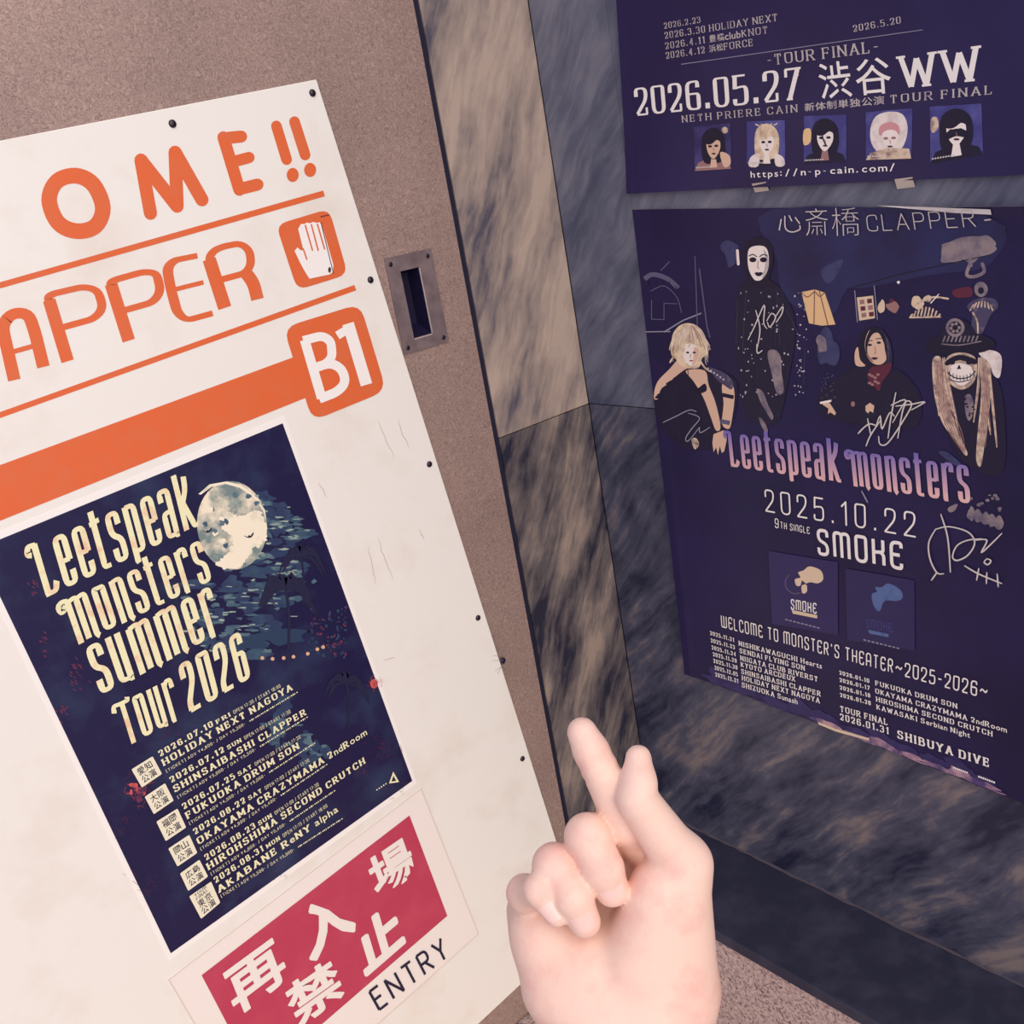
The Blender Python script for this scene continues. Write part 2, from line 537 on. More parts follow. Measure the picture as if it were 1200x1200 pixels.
class Print:
    """flat print on a surface; 2-D points (photograph units) are laid on the sheet by self.f"""

    def __init__(self, f, layer=1):
        self.f, self.layer = f, layer
        self.V, self.F, self.M, self.mats = [], [], [], []

    def _mi(self, m):
        if m not in self.mats:
            self.mats.append(m)
        return self.mats.index(m)

    def add(self, V, Fc, m, lift=0.0):
        b = len(self.V)
        i = self._mi(m)
        self.c = getattr(self, 'c', 0) + 1
        lift += .028 * (self.c % 10)
        for v in V:
            self.V.append(self.f(v[0], v[1], self.layer + lift))
        for q in Fc:
            self.F.append([b + k for k in q])
            self.M.append(i)

    def poly(self, pts, m, smooth=False, lift=0.0, n=4, sub=26):
        if smooth:
            pts = catmull(pts, n, True)
        P = [Vector((p[0], p[1], 0)) for p in pts]
        T = tessellate_polygon([P])
        V = [np.array([p.x, p.y]) for p in P]
        tris = [tuple(t) for t in T]
        out = []
        while tris:
            t = tris.pop()
            e = [np.linalg.norm(V[t[k]] - V[t[(k + 1) % 3]]) for k in range(3)]
            k = int(np.argmax(e))
            if e[k] > sub:
                V.append((V[t[k]] + V[t[(k + 1) % 3]]) / 2)
                q = len(V) - 1
                tris += [(t[k], q, t[(k + 2) % 3]), (q, t[(k + 1) % 3], t[(k + 2) % 3])]
            else:
                out.append(list(t))
        self.add(V, out, m, lift)

    def ell(self, c, rx, ry, m, lift=0.0, rot=0.0, n=18):
        cr, sr = math.cos(rot), math.sin(rot)
        self.poly([(c[0] + rx * math.cos(a) * cr - ry * math.sin(a) * sr, c[1] + rx * math.cos(a) * sr + ry * math.sin(a) * cr)
                   for a in (2 * math.pi * k / n for k in range(n))], m, lift=lift)

    def stroke(self, pts, w, m, smooth=False, cap='round', lift=0.0, wh=None, r=0, closed=False, taper=0):
        if smooth:
            pts = catmull(pts, 5, closed)
        elif r:
            pts = round_path(pts, r, closed=closed)
        if not smooth and not r and not closed and len(pts) > 2 and not taper:
            for a, b in zip(pts, pts[1:]):
                V, Fc = ribbon([a, b], w, wh or w, cap)
                self.add(V, Fc, m, lift)
            return
        V, Fc = ribbon(pts, w, wh or w, cap, closed, taper)
        self.add(V, Fc, m, lift)

    def text(self, s, style, p0, p1, ptop, m, lift=0.0, space=.42, swash=False, gap=None, bold=.012):
        sk, wv, wh, slab, cap, tr = STY[style]
        if gap is not None:
            tr = gap
        items, x = [], 0.0
        for ci, ch in enumerate(s):
            if ch == ' ':
                x += space; continue
            if ch in sk:
                w, st = sk[ch]
                x += wv / 2
                st = list(st)
                if swash and ch == 'm':
                    st.append(MSWASH)
                for pts, r in st:
                    pts = [(p[0], p[1] * (1 - wh) + wh / 2) for p in pts]
                    rp = round_path(pts, r)
                    if r == 0 and len(rp) > 2:
                        for a_, b_ in list(zip(rp, rp[1:]))[:-1]:
                            V, Fc = ribbon([a_, b_], wv, wh, cap)
                            items.append(([v + np.array([x, 0]) for v in V], Fc))
                            if slab and a_ is rp[0] and (a_[1] < wh or a_[1] > 1 - wh):
                                items.append(([np.array([a_[0] + x + sx_ * (slab + wv * .25), a_[1] + sy_ * wh / 2]) for sx_, sy_ in ((-1, -1), (1, -1), (1, 1), (-1, 1))], [[0, 1, 2, 3]]))
                        rp = rp[-2:]
                    V, Fc = ribbon(rp, wv, wh, cap)
                    if ch in '.:':
                        y = pts[0][1]
                        V = [np.array(q) for q in ((pts[0][0] - wv * .55, y - .02), (pts[0][0] + wv * .55, y - .02), (pts[0][0] + wv * .55, y + wv), (pts[0][0] - wv * .55, y + wv))]
                        Fc = [[0, 1, 2, 3]]
                    items.append(([v + np.array([x, 0]) for v in V], Fc))
                    if slab and ch not in '.:/-~[]\'':
                        for a, b in ((rp[0], rp[1]), (rp[-1], rp[-2])):
                            d = a - b
                            if abs(d[1]) > 1.4 * abs(d[0]) and (a[1] < wh or a[1] > 1 - wh):
                                items.append(([np.array([a[0] + x + sx * (slab + wv * .25), a[1] + sy * wh / 2]) for sx, sy in ((-1, -1), (1, -1), (1, 1), (-1, 1))], [[0, 1, 2, 3]]))
                            elif abs(d[0]) > 1.4 * abs(d[1]) and ch in 'EFLTZ27':
                                if abs(d[0]) > .1 and (d[0] > 0 or ch in 'TZ7'):
                                    inw = -1 if a[1] > .8 else 1
                                    hy = .24 if a[1] < .3 or a[1] > .8 else .1
                                    items.append(([np.array([a[0] + x + sx * wv * .3 - wv * .15 * np.sign(d[0]), a[1] + q_]) for sx, q_ in ((-1, 0 if hy > .2 else -hy), (1, 0 if hy > .2 else -hy), (1, inw * hy), (-1, inw * hy))], [[0, 1, 2, 3]]))
                x += w + wv / 2 + tr
            else:
                V, Fc = font_glyph(ch, bold)
                if not V:
                    x += .4; continue
                cj = ord(ch) > 0x2e80
                sc = 1.12 if cj else 1.42
                dy = .07 if cj else 0
                mn = min(v[0] for v in V) if not cj else 0
                mxx = max(v[0] for v in V) if not cj else 1.0
                items.append(([np.array([(v[0] - mn) * sc + x, (v[1] + dy) * sc]) for v in V], Fc))
                x += (mxx - mn) * sc + (.06 if cj else tr * .6)
        W = x - tr
        p0, p1, pt = (np.array(p, float) for p in (p0, p1, ptop))
        # affine on the sheet: lay out with the three sheet points so that perspective stays real
        A, B, C = (np.array(self.f.plane(q[0], q[1])) for q in (p0, p1, pt))
        e1, e2 = (B - A) / W, C - A
        i = self._mi(m)
        for n_, (V, Fc) in enumerate(items):
            b = len(self.V)
            for v in V:
                self.V.append(self.f.lift(A + e1 * v[0] + e2 * v[1], self.layer + lift + .06 * (n_ % 13)))
            for q in Fc:
                self.F.append([b + k for k in q]); self.M.append(i)

    def glyph(self, ch, bl, br, tl, m, bold=.03, lift=0.0):
        """one character filling a box given by three corners"""
        V, Fc = font_glyph(ch, bold)
        mn = np.min(V, 0); mx = np.max(V, 0)
        A, B, C = (np.array(self.f.plane(q[0], q[1])) for q in (bl, br, tl))
        b = len(self.V)
        i = self._mi(m)
        for v in V:
            u = (v - mn) / (mx - mn)
            self.V.append(self.f.lift(A + (B - A) * u[0] + (C - A) * u[1], self.layer + lift))
        for q in Fc:
            self.F.append([b + k for k in q]); self.M.append(i)

    def done(self, name, parent):
        return make(name, self.V, self.F, [MATS[m] for m in self.mats], parent, mi=self.M)


LAY = 0.00025


class door_surf:
    """print lies on a level sheet parallel to the door"""
    def __init__(self, y0):
        self.y0 = y0

    def plane(self, px, py):
        return on_door(px, py, self.y0)

    def lift(self, p, k):
        return (p[0], self.y0 - k * LAY, p[2])

    def __call__(self, px, py, k=0):
        return self.lift(self.plane(px, py), k)


def zoom(x0, y0, s):
    return lambda *a: [(x0 + p[0] * s, y0 + p[1] * s) for p in a] if len(a) > 1 else (x0 + a[0][0] * s, y0 + a[0][1] * s)


# ------------------------------------------------------------------ palette
mat('sign_white', (240, 235, 226), .45, noise=(7, (230, 218, 204), .52, .8))
mat('sheet_white', (248, 242, 236), .35)
mat('laminate_white', (244, 234, 226), .22, spec=.6)
mat('orange', (226, 104, 54), .45, noise=(30, (220, 110, 66), .4, .7))
mat('red', (190, 62, 88), .3, spec=.45, noise=(20, (196, 72, 94), .45, .7))
mat('ink', (34, 28, 58), .5)
mat('screw_dark', (70, 62, 70), .35, .9)
mat('steel', (166, 146, 144), .4, .6, noise=(40, (128, 110, 114), .35, .75))
mat('edge_highlight', (214, 196, 190), .3, .5)  # light tone for the painted highlights round the pull's mouth
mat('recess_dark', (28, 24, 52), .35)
mat('gap_shade', (27, 25, 50), .7)  # near-black navy: shade of the door gap put into a colour
mat('scuff_dark', (150, 132, 126), .6)
mat('edge_dark', (58, 50, 66), .5)
mat('night', (33, 28, 66), .35, spec=.3, noise=(9, (52, 66, 96), .50, .80))
mat('cream_letter', (243, 236, 190), .45, noise=(38, (238, 196, 160), .52, .68))
mat('cream', (240, 232, 190), .45)
mat('moon', (120, 138, 136), .45, noise=(26, (246, 232, 204), .42, .60))
mat('moonbright', (248, 236, 210), .45, noise=(34, (206, 202, 178), .55, .75))
mat('cloud', (66, 92, 112), .45, noise=(30, (120, 146, 146), .45, .75))
mat('clouddim', (44, 58, 92), .45, noise=(25, (62, 88, 108), .45, .7))
mat('cloudlight', (150, 168, 158), .45)
mat('palm', (30, 30, 62), .5)
mat('palmteal', (40, 60, 88), .5)
mat('ember', (214, 92, 84), .5, noise=(60, (120, 50, 78), .45, .65))
mat('emberdim', (112, 48, 78), .5, noise=(60, (70, 38, 72), .45, .65))
mat('lantern', (222, 176, 140), .5)
mat('box_cream', (240, 232, 205), .45)
mat('poster_navy', (38, 30, 74), .36, spec=.3, noise=(6, (30, 24, 58), .4, .7))
mat('poster_navy_b', (36, 28, 72), .32, spec=.35, noise=(5, (44, 36, 84), .45, .7))
mat('paperback', (228, 220, 214), .5)
mat('silver', (214, 204, 196), .4)
mat('silverdim', (150, 146, 164), .4)
mat('white_print', (246, 238, 228), .45)
mat('grey_print', (196, 184, 178), .45, noise=(45, (150, 138, 150), .5, .7))
mat('face_white', (246, 232, 220), .45)
mat('skin_print', (224, 186, 158), .45)
mat('skin_shade', (160, 118, 112), .45)
mat('blond', (236, 212, 176), .45, noise=(90, (178, 146, 124), .45, .7))
mat('hair_black', (24, 18, 44), .45)
mat('cloth_black', (27, 21, 50), .45)
mat('cloth_grey', (74, 66, 96), .45, noise=(120, (120, 108, 124), .55, .7))
mat('sparkle', (190, 182, 186), .45)
mat('lamp_shade', (236, 194, 140), .45)
mat('lamp_rib', (130, 92, 80), .45)
mat('maroon', (96, 36, 58), .45)
mat('lips', (70, 30, 52), .45)
mat('lips_red', (170, 70, 80), .45)
mat('smoke_print', (150, 134, 134), .45, noise=(45, (84, 76, 104), .42, .7))
mat('smoke_dim', (62, 64, 104), .45, noise=(45, (42, 40, 82), .45, .7))
mat('frame_print', (226, 200, 168), .45)
mat('rope', (222, 196, 168), .45, noise=(110, (140, 116, 110), .45, .65))
mat('room_blue', (40, 42, 88), .4, noise=(12, (34, 28, 68), .4, .7))
mat('room_line', (96, 90, 118), .45)
mat('cover_navy', (46, 38, 88), .35)
mat('cover_dim', (42, 36, 84), .35)
mat('cover_blue', (88, 110, 156), .45, noise=(60, (58, 70, 122), .5, .7))
mat('cover_word', (64, 62, 118), .45)
mat('photo_blue', (62, 60, 124), .4, noise=(25, (92, 92, 156), .45, .7))
mat('photo_dark', (44, 38, 88), .4, noise=(25, (72, 66, 122), .45, .7))
mat('pinkhair', (214, 150, 152), .45)
mat('fluff', (240, 226, 214), .45, noise=(70, (206, 186, 182), .45, .7))
mat('tape', (206, 192, 176), .3)
mat('glow_smoke', (190, 150, 158), .45, noise=(26, (76, 62, 110), .42, .62))
mat('glow_smoke_dim', (60, 50, 100), .45, noise=(22, (40, 32, 80), .4, .62))
mat('skin', (240, 202, 182), .5, spec=.3, noise=(45, (234, 178, 162), .48, .72), bump=(500, .06), sss=.03)
mat('nail', (243, 204, 190), .24, spec=.5)
mat('wall_core', (104, 96, 98), .8)
brushed('door_steel', (140, 116, 108), (184, 158, 146))
granite('granite')
marble('marble_light', (182, 162, 148), (154, 138, 129), (86, 82, 94), 28, .38, .57)
marble('marble_streaked', (158, 140, 128), (112, 102, 100), (44, 43, 58), 28, .42, .60, band=5.5)
marble('marble_shade', (132, 131, 140), (100, 102, 118), (56, 60, 86), 42, .38, .58, band=3.2, wamt=.07)  # same stone as the strip; right wall's blue shade put into the colour
marble('marble_shade_low', (136, 122, 118), (82, 82, 98), (38, 40, 62), 44, .41, .60, band=4.6, wamt=.045)  # lower slabs of that wall, its shade painted in as well
mat('marble_cap', (44, 45, 64), .55, noise=(16, (66, 66, 84), .45, .75), bump=(60, .1))
# logo lettering fades from violet to pink down the letters (the print itself does)
m = bpy.data.materials.new('logo_fade'); m.use_nodes = True
nt = m.node_tree
tc = nt.nodes.new('ShaderNodeTexCoord'); sp = nt.nodes.new('ShaderNodeSeparateXYZ')
nt.links.new(tc.outputs['Generated'], sp.inputs[0])
r = nt.nodes.new('ShaderNodeValToRGB')
r.color_ramp.elements[0].position = .12; r.color_ramp.elements[0].color = srgb(236, 186, 182)
r.color_ramp.elements[1].position = .92; r.color_ramp.elements[1].color = srgb(120, 104, 176)
nt.links.new(sp.outputs[2], r.inputs[0])
nt.links.new(r.outputs[0], nt.nodes['Principled BSDF'].inputs['Base Color'])
MATS['logo_fade'] = m

# ------------------------------------------------------------------ the setting
DOOR_X1 = 0.7665 * S          # right edge of the steel door
STRIP_X0 = 0.779 * S          # left edge of the marble beside it
TOP = 2.55
PL_Z = 1.44 - 1.0138 * S      # top of the stone ledge along the right wall
PL_X = 0.7965 * S
JOINT = 1.44 - 0.322 * S

fl = tag(box_obj('floor', (-2.2, -3.2, -.06), (XR + .12, .12, 0), MATS['granite'], loc=(0, 0, 0)),
         'speckled pinkish granite floor in front of the steel door', 'floor', kind='structure')

# marble wall the door is set in: a narrow strip of slabs beside the door, more beyond it
wb = tag(box_obj('wall_back', (-2.2, .034, 0), (XR + .12, .12, TOP), MATS['wall_core'], loc=(0, .034, 0)),
         'marble clad wall around the steel door', 'wall', kind='structure')
G = .0007
sx = STRIP_X0
for i, (z0, z1, mm) in enumerate(((0.0, JOINT, 'marble_streaked'), (JOINT, 1.92, 'marble_light'), (1.92, TOP, 'marble_light'))):
    box_obj('marble_slab', (sx, .004, z0 + G), (XR - .0006, .034, z1 - G), MATS[mm], wb, .0012, (0, 1, .06 * i, .03 * i))
for i, (z0, z1) in enumerate(((0, JOINT), (JOINT, 1.92), (1.92, TOP))):
    for k, (x0, x1) in enumerate(((-2.2, -1.3), (-1.3, -.42))):
        box_obj('marble_slab', (x0 + G, .004, z0 + G), (x1 - G, .034, z1 - G), MATS['marble_light' if i else 'marble_streaked'], wb, .0012, (0, 1, .5 * k + .3 * i, .2 * i))
box_obj('marble_slab', (-.42, .004, 2.14), (STRIP_X0 - G, .034, TOP), MATS['marble_light'], wb, .0012, (0, 1, .2, .3))

# right-hand marble wall
wr = tag(box_obj('wall_right', (XR + .03, -2.4, 0), (XR + .12, .034, TOP), MATS['wall_core'], loc=(XR + .03, 0, 0)),
         'marble clad wall with shade put into its colour that carries the two dark posters', 'wall', kind='structure')
yj = [0.0, -.1265 * S, -.98, -1.7, -2.4]
for i, (z0, z1, mm) in enumerate(((0.0, PL_Z, 'marble_shade_low'), (PL_Z, JOINT, 'marble_shade_low'), (JOINT, 1.92, 'marble_shade'), (1.92, TOP, 'marble_shade'))):
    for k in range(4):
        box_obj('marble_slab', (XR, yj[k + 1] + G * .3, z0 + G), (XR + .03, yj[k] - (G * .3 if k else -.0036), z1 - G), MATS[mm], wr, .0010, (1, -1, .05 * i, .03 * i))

# low stone ledge along the right wall
tr = tag(empty('trim_1', (PL_X, -.6, 0)), 'low granite ledge with a dark stone top at the foot of the wall', 'ledge', kind='structure')
box_obj('ledge_base', (PL_X + .006, -2.4, 0), (XR - .0005, .0035, PL_Z - .022), MATS['granite'], tr, .002)
for k, (y0, y1) in enumerate(((-.86, .0035), (-1.6, -.86), (-2.4, -1.6))):
    box_obj('ledge_slab', (PL_X, y0 + .0008, PL_Z - .0215), (XR - .0005, y1 - .0008, PL_Z), MATS['marble_cap'], tr, .002, (1, -1, .3 * k, .4 * k))
# worn mortar bead where ledge and wall meet
V, Fc = [], []
n = 90
for i in range(n + 1):
    y = -.06 - 1.6 * i / n
    h = .002 + .002 * random.random()
    w = .002 + .004 * random.random()
    V += [(XR - .0002, y, PL_Z + h), (XR - w, y, PL_Z + .0005 + .001 * random.random())]
    if i:
        a = 2 * i
        Fc.append([a - 2, a - 1, a + 1, a])
mat('mortar', (78, 70, 80), .9)
make('mortar_bead', V, Fc, MATS['mortar'], tr)

# steel sliding door
dr = tag(empty('door_1', (.3, .02, 0)), 'brushed steel sliding door with a recessed pull plate', 'door', kind='structure')
hp = [on_door(*p) for p in ((447, 307), (503, 288), (525, 398), (477, 417))]
hx0, hx1 = hp[0][0] * .55 + hp[3][0] * .45, (hp[1][0] + hp[2][0]) / 2
hz1, hz0 = (hp[0][2] + hp[1][2]) / 2, (hp[2][2] + hp[3][2]) / 2
hw, hh = hx1 - hx0, hz1 - hz0
rx0, rx1, rz0, rz1 = hx0 + hw * .27, hx0 + hw * .68, hz0 + hh * .13, hz1 - hh * .16     # mouth of the recess
xs = [-.42, rx0, rx1, DOOR_X1]
zs = [.008, rz0, rz1, 2.13]
V = [(x, y, z) for y in (0.0, .03) for z in zs for x in xs]
ix = lambda a, b, c: c * 16 + b * 4 + a
Fc = []
for b in range(3):
    for a in range(3):
        if (a, b) == (1, 1):
            continue
        Fc.append([ix(a, b, 0), ix(a + 1, b, 0), ix(a + 1, b + 1, 0), ix(a, b + 1, 0)])
        Fc.append([ix(a, b, 1), ix(a, b + 1, 1), ix(a + 1, b + 1, 1), ix(a + 1, b, 1)])
for (a, b), (c, d) in (((0, 0), (3, 0)), ((3, 0), (3, 3)), ((3, 3), (0, 3)), ((0, 3), (0, 0))):
    Fc.append([ix(a, b, 0), ix(a, b, 1), ix(c, d, 1), ix(c, d, 0)])
for (a, b), (c, d) in (((1, 1), (2, 1)), ((2, 1), (2, 2)), ((2, 2), (1, 2)), ((1, 2), (1, 1))):
    Fc.append([ix(a, b, 0), ix(c, d, 0), ix(c, d, 1), ix(a, b, 1)])
make('door_leaf', V, Fc, MATS['door_steel'], dr)
box_obj('door_edge_fold', (DOOR_X1 - .0055, -.0016, .008), (DOOR_X1, .0005, 2.13), MATS['door_steel'], dr, .0006)
box_obj('gap_shade_strip', (DOOR_X1 + .0004, .006, .004), (STRIP_X0 - .0006, .033, 2.13), MATS['gap_shade'], dr, .001)  # dark strip filling the gap, painted as the shade in it
# recessed pull: frame plate with a mouth, cup behind it, four screws
V, Fc = [], []
for y in (-.0022, -.0002):
    V += [(hx0, y, hz0), (hx1, y, hz0), (hx1, y, hz1), (hx0, y, hz1), (rx0, y, rz0), (rx1, y, rz0), (rx1, y, rz1), (rx0, y, rz1)]
for k in range(4):
    j = (k + 1) % 4
    Fc += [[k, j, 4 + j, 4 + k], [8 + k, 12 + k, 12 + j, 8 + j], [k, 8 + k, 8 + j, j], [4 + k, 4 + j, 12 + j, 12 + k]]
plate = make('pull_plate', V, Fc, MATS['steel'], dr)
d = .026
e = .0004
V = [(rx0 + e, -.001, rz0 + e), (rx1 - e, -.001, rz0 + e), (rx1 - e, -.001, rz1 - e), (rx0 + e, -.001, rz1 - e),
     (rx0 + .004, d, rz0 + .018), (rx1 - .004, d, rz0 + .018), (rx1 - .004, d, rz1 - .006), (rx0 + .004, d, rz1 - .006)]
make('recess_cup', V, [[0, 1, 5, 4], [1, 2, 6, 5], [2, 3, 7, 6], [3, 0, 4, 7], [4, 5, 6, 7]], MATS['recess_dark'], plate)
box_obj('lip_highlight', (rx0 + .001, -.0026, rz0 - .0012), (rx1 - .001, -.0005, rz0 + .001), MATS['edge_highlight'], plate, .0004)  # bevel highlight painted as bright strips, bottom and right of the mouth
box_obj('lip_highlight', (rx1 - .001, -.0026, rz0 + .0012), (rx1 + .0006, -.0005, rz1 - .001), MATS['edge_highlight'], plate, .0004)


def screw_mesh(r, h, slot=True):
    """domed head facing -y, slot cut as a dark groove"""
    V, Fc = [], []
    rings = [(1.0, 0.0), (.97, .35), (.8, .72), (.5, .93)]
    n = 14
    for rr, hh_ in rings:
        for k in range(n):
            a = 2 * math.pi * k / n
            V.append((r * rr * math.cos(a), -h * hh_, r * rr * math.sin(a)))
    for q in range(3):
        for k in range(n):
            j = (k + 1) % n
            Fc.append([q * n + k, (q + 1) * n + k, (q + 1) * n + j, q * n + j])
    V.append((0, -h, 0))
    for k in range(n):
        Fc.append([3 * n + k, len(V) - 1, 3 * n + (k + 1) % n])
    return V, Fc


def screw(loc, parent, r=.0048, h=.0032, m='screw_dark', ang=.4):
    V, Fc = screw_mesh(r, h)
    o = make('screw', [(v[0] + loc[0], v[1] + loc[1], v[2] + loc[2]) for v in V], Fc, MATS[m], parent, smooth=True, loc=loc)
    return o


for fx, fz in ((.1, .93), (.9, .93), (.9, .06), (.1, .06)):
    screw((hx0 + hw * fx, -.0020, hz0 + hh * fz), plate, .0036, .0014)

# ------------------------------------------------------------------ white sign screwed onto the door
TILT = math.radians(6.2)
SY = -.0045                              # front face of the sign
tr_c = on_door(371, 93, SY)
br_c = on_door(651, 982, SY)
right = np.array([br_c[0] - tr_c[0], 0, br_c[2] - tr_c[2]]); right /= np.linalg.norm(right)     # down along its right edge
tl_far = on_door(30, 159, SY)
left = np.array([tl_far[0] - tr_c[0], 0, tl_far[2] - tr_c[2]]); left /= np.linalg.norm(left)   # leftwards along its top edge
WID = .90
HGT = 1.52
WID = .87
sg = tag(empty('wall_sign', (tr_c[0] - .4, 0, .2)), 'tilted white board with orange lettering screwed onto the steel door', 'sign')
cr = [tr_c, tr_c + left * WID, tr_c + left * WID + right * HGT, tr_c + right * HGT]
V = [tuple(c) for c in cr] + [(c[0], -.0012, c[2]) for c in cr]
bm = bmesh.new()
bv = [bm.verts.new(v) for v in V]
for q in ((0, 1, 2, 3), (7, 6, 5, 4), (0, 4, 5, 1), (1, 5, 6, 2), (2, 6, 7, 3), (3, 7, 4, 0)):
    bm.faces.new([bv[k] for k in q])
bmesh.ops.recalc_face_normals(bm, faces=bm.faces[:])
bmesh.ops.bevel(bm, geom=bm.edges[:], offset=.0008, segments=1, affect='EDGES')
bm.verts.index_update()
make('board', [tuple(v.co) for v in bm.verts], [[v.index for v in f.verts] for f in bm.faces], MATS['sign_white'], sg)
bm.free()
for p in ((366, 109), (202, 145), (434, 328), (503, 544), (560, 724), (612, 889)):
    screw(tuple(on_door(p[0], p[1], SY)), sg)
# bolt that has chipped the board's edge
bl = on_door(589, 774, SY)
Vs, Fs = screw_mesh(.0052, .004)
bo = make('bolt', [(v[0] * (1 + .12 * math.sin(7 * i)) + bl[0], v[1] + bl[1], v[2] * (1 + .12 * math.cos(5 * i)) + bl[2]) for i, v in enumerate(Vs)], Fs, MATS['recess_dark'], sg, loc=tuple(bl))
P = Print(door_surf(SY), 1)
for a, b in (((590, 768), (581, 763)), ((588, 774), (577, 774)), ((590, 780), (580, 786)), ((588, 770), (578, 768)), ((589, 778), (583, 790))):
    P.stroke([a, b], .9, 'scuff_dark', cap='butt', taper=.6)
P.done('chipped_edge', sg)

f = door_surf(SY)
z1 = zoom(0, 60, .41667)
ZW = .41667


def z1s(P, pts, w, **k):
    P.stroke(z1(*pts), w * ZW, 'orange', **k)


def to_edge(a, b, x=-.05):
    """a line of the sign carried on to the board's left margin"""
    A, B = np.array(on_door(*z1(a), SY)), np.array(on_door(*z1(b), SY))
    q_ = to_px(A + (B - A) * (x - A[0]) / (B[0] - A[0]))
    return (q_[0] / ZW, (q_[1] - 60) / ZW)


# WELCOME!!  (its first letters lie beyond the frame)
P = Print(f); P.stroke(z1((213, 350), (262, 375), (289, 440), (268, 492), (215, 506), (163, 482), (138, 418), (160, 366)), 44 * ZW, 'orange', smooth=True, closed=True); P.done('lettering', sg)
P = Print(f); z1s(P, [(423, 456), (396, 306), (498, 436), (492, 284), (568, 418)], 37); P.done('lettering', sg)
P = Print(f); z1s(P, [(628, 242), (673, 390)], 34); z1s(P, [(630, 245), (678, 240)], 34); z1s(P, [(652, 312), (700, 299)], 32); z1s(P, [(676, 387), (724, 375)], 34); P.done('lettering', sg)
P = Print(f); z1s(P, [(777, 210), (806, 305)], 30); P.ell(z1((823, 348)), 17 * ZW, 20 * ZW, 'orange'); P.done('lettering', sg)
P = Print(f); z1s(P, [(828, 198), (858, 292)], 30); P.ell(z1((872, 334)), 17 * ZW, 20 * ZW, 'orange'); P.done('lettering', sg)
P = Print(f); z1s(P, [to_edge((911, 400), (-60, 676)), (65, 640), (911, 400)], 17, cap='butt', r=.01); P.done('rule', sg)
P = Print(f); z1s(P, [to_edge((999, 665), (-60, 1045)), (65, 1000), (999, 665)], 16, cap='butt', r=.01); P.done('rule', sg)
# logo word
P = Print(f)
z1s(P, [(40, 925), (5, 770), (35, 735), (80, 738), (98, 790), (122, 888)], 36, r=40, wh=30 * ZW, cap='butt'); z1s(P, [(20, 850), (105, 826)], 14, cap='butt')
P.done('lettering', sg)
P = Print(f)
z1s(P, [(190, 872), (138, 700)], 36, cap='butt'); z1s(P, [(142, 715), (134, 692), (150, 682), (235, 662), (275, 672), (290, 722), (265, 752), (178, 776)], 26, r=26, wh=17 * ZW, cap='butt')
P.done('lettering', sg)
P = Print(f)
z1s(P, [(362, 814), (312, 655)], 36, cap='butt'); z1s(P, [(318, 675), (309, 652), (326, 642), (405, 620), (440, 624), (452, 675), (430, 706), (352, 728)], 26, r=26, wh=17 * ZW, cap='butt')
P.done('lettering', sg)
P = Print(f)
z1s(P, [(555, 575), (490, 588), (470, 610), (478, 660), (498, 735), (525, 757), (598, 737)], 30, r=24, wh=15 * ZW, cap='butt'); z1s(P, [(484, 672), (572, 650)], 13, cap='butt')
P.done('lettering', sg)
P = Print(f)
z1s(P, [(632, 722), (588, 585)], 38, cap='butt'); z1s(P, [(597, 612), (587, 582), (600, 562), (625, 550), (675, 540), (702, 560), (706, 600), (690, 624), (612, 645)], 24, r=28, wh=17 * ZW, cap='butt')
z1s(P, [(690, 622), (712, 650), (724, 698)], 36, r=14, cap='butt'); P.done('lettering', sg)
# hand emblem
P = Print(f)
P.poly(round_path(z1((776, 488), (925, 443), (978, 628), (836, 672)), 13, closed=True), 'orange')
P.poly(z1((838, 500), (846, 486), (856, 486), (862, 482), (872, 484), (880, 480), (890, 483), (898, 481), (905, 490), (937, 600), (936, 622), (926, 628), (870, 640), (862, 628), (846, 600), (828, 562), (836, 552), (848, 562), (852, 556)), 'sheet_white', lift=1)
for a, b in (((858, 490), (878, 560)), ((875, 488), (894, 560)), ((892, 487), (912, 556)), ((852, 556), (862, 585))):
    P.stroke(z1(a, b), 4 * ZW, 'orange', lift=2)
P.stroke(z1((902, 482), (937, 625)), 2.2 * ZW, 'edge_dark', lift=2, cap='butt')
P.stroke(z1((900, 466), (925, 460)), 2.2 * ZW, 'edge_dark', lift=2, cap='butt')
P.ell(z1((926, 615)), 4 * ZW, 8 * ZW, 'edge_dark', lift=2.4)
P.done('hand_emblem', sg)
# floor arrow band
P = Print(f)
P.poly(z1(to_edge((840, 855), (-60, 1186)), (840, 855), (872, 970), to_edge((872, 970), (-60, 1345))), 'orange')
P.done('floor_band', sg)
P = Print(f, 2)
P.poly(round_path(z1((797, 777), (1012, 710), (1086, 955), (878, 1040)), 17, closed=True), 'orange')
P.stroke(z1((856, 812), (904, 976)), 27 * ZW, 'sheet_white', lift=1, cap='butt')
P.stroke(z1((852, 814), (905, 800), (930, 815), (934, 862), (910, 884), (878, 892)), 25 * ZW, 'sheet_white', lift=1, r=9, cap='butt')
P.stroke(z1((878, 892), (930, 876), (962, 894), (972, 932), (948, 958), (897, 978)), 26 * ZW, 'sheet_white', lift=1, r=10, cap='butt')
P.stroke(z1((978, 766), (1030, 938)), 33 * ZW, 'sheet_white', lift=1, cap='butt')
P.stroke(z1((988, 775), (948, 800)), 24 * ZW, 'sheet_white', lift=1, cap='butt')
P.done('floor_badge', sg)
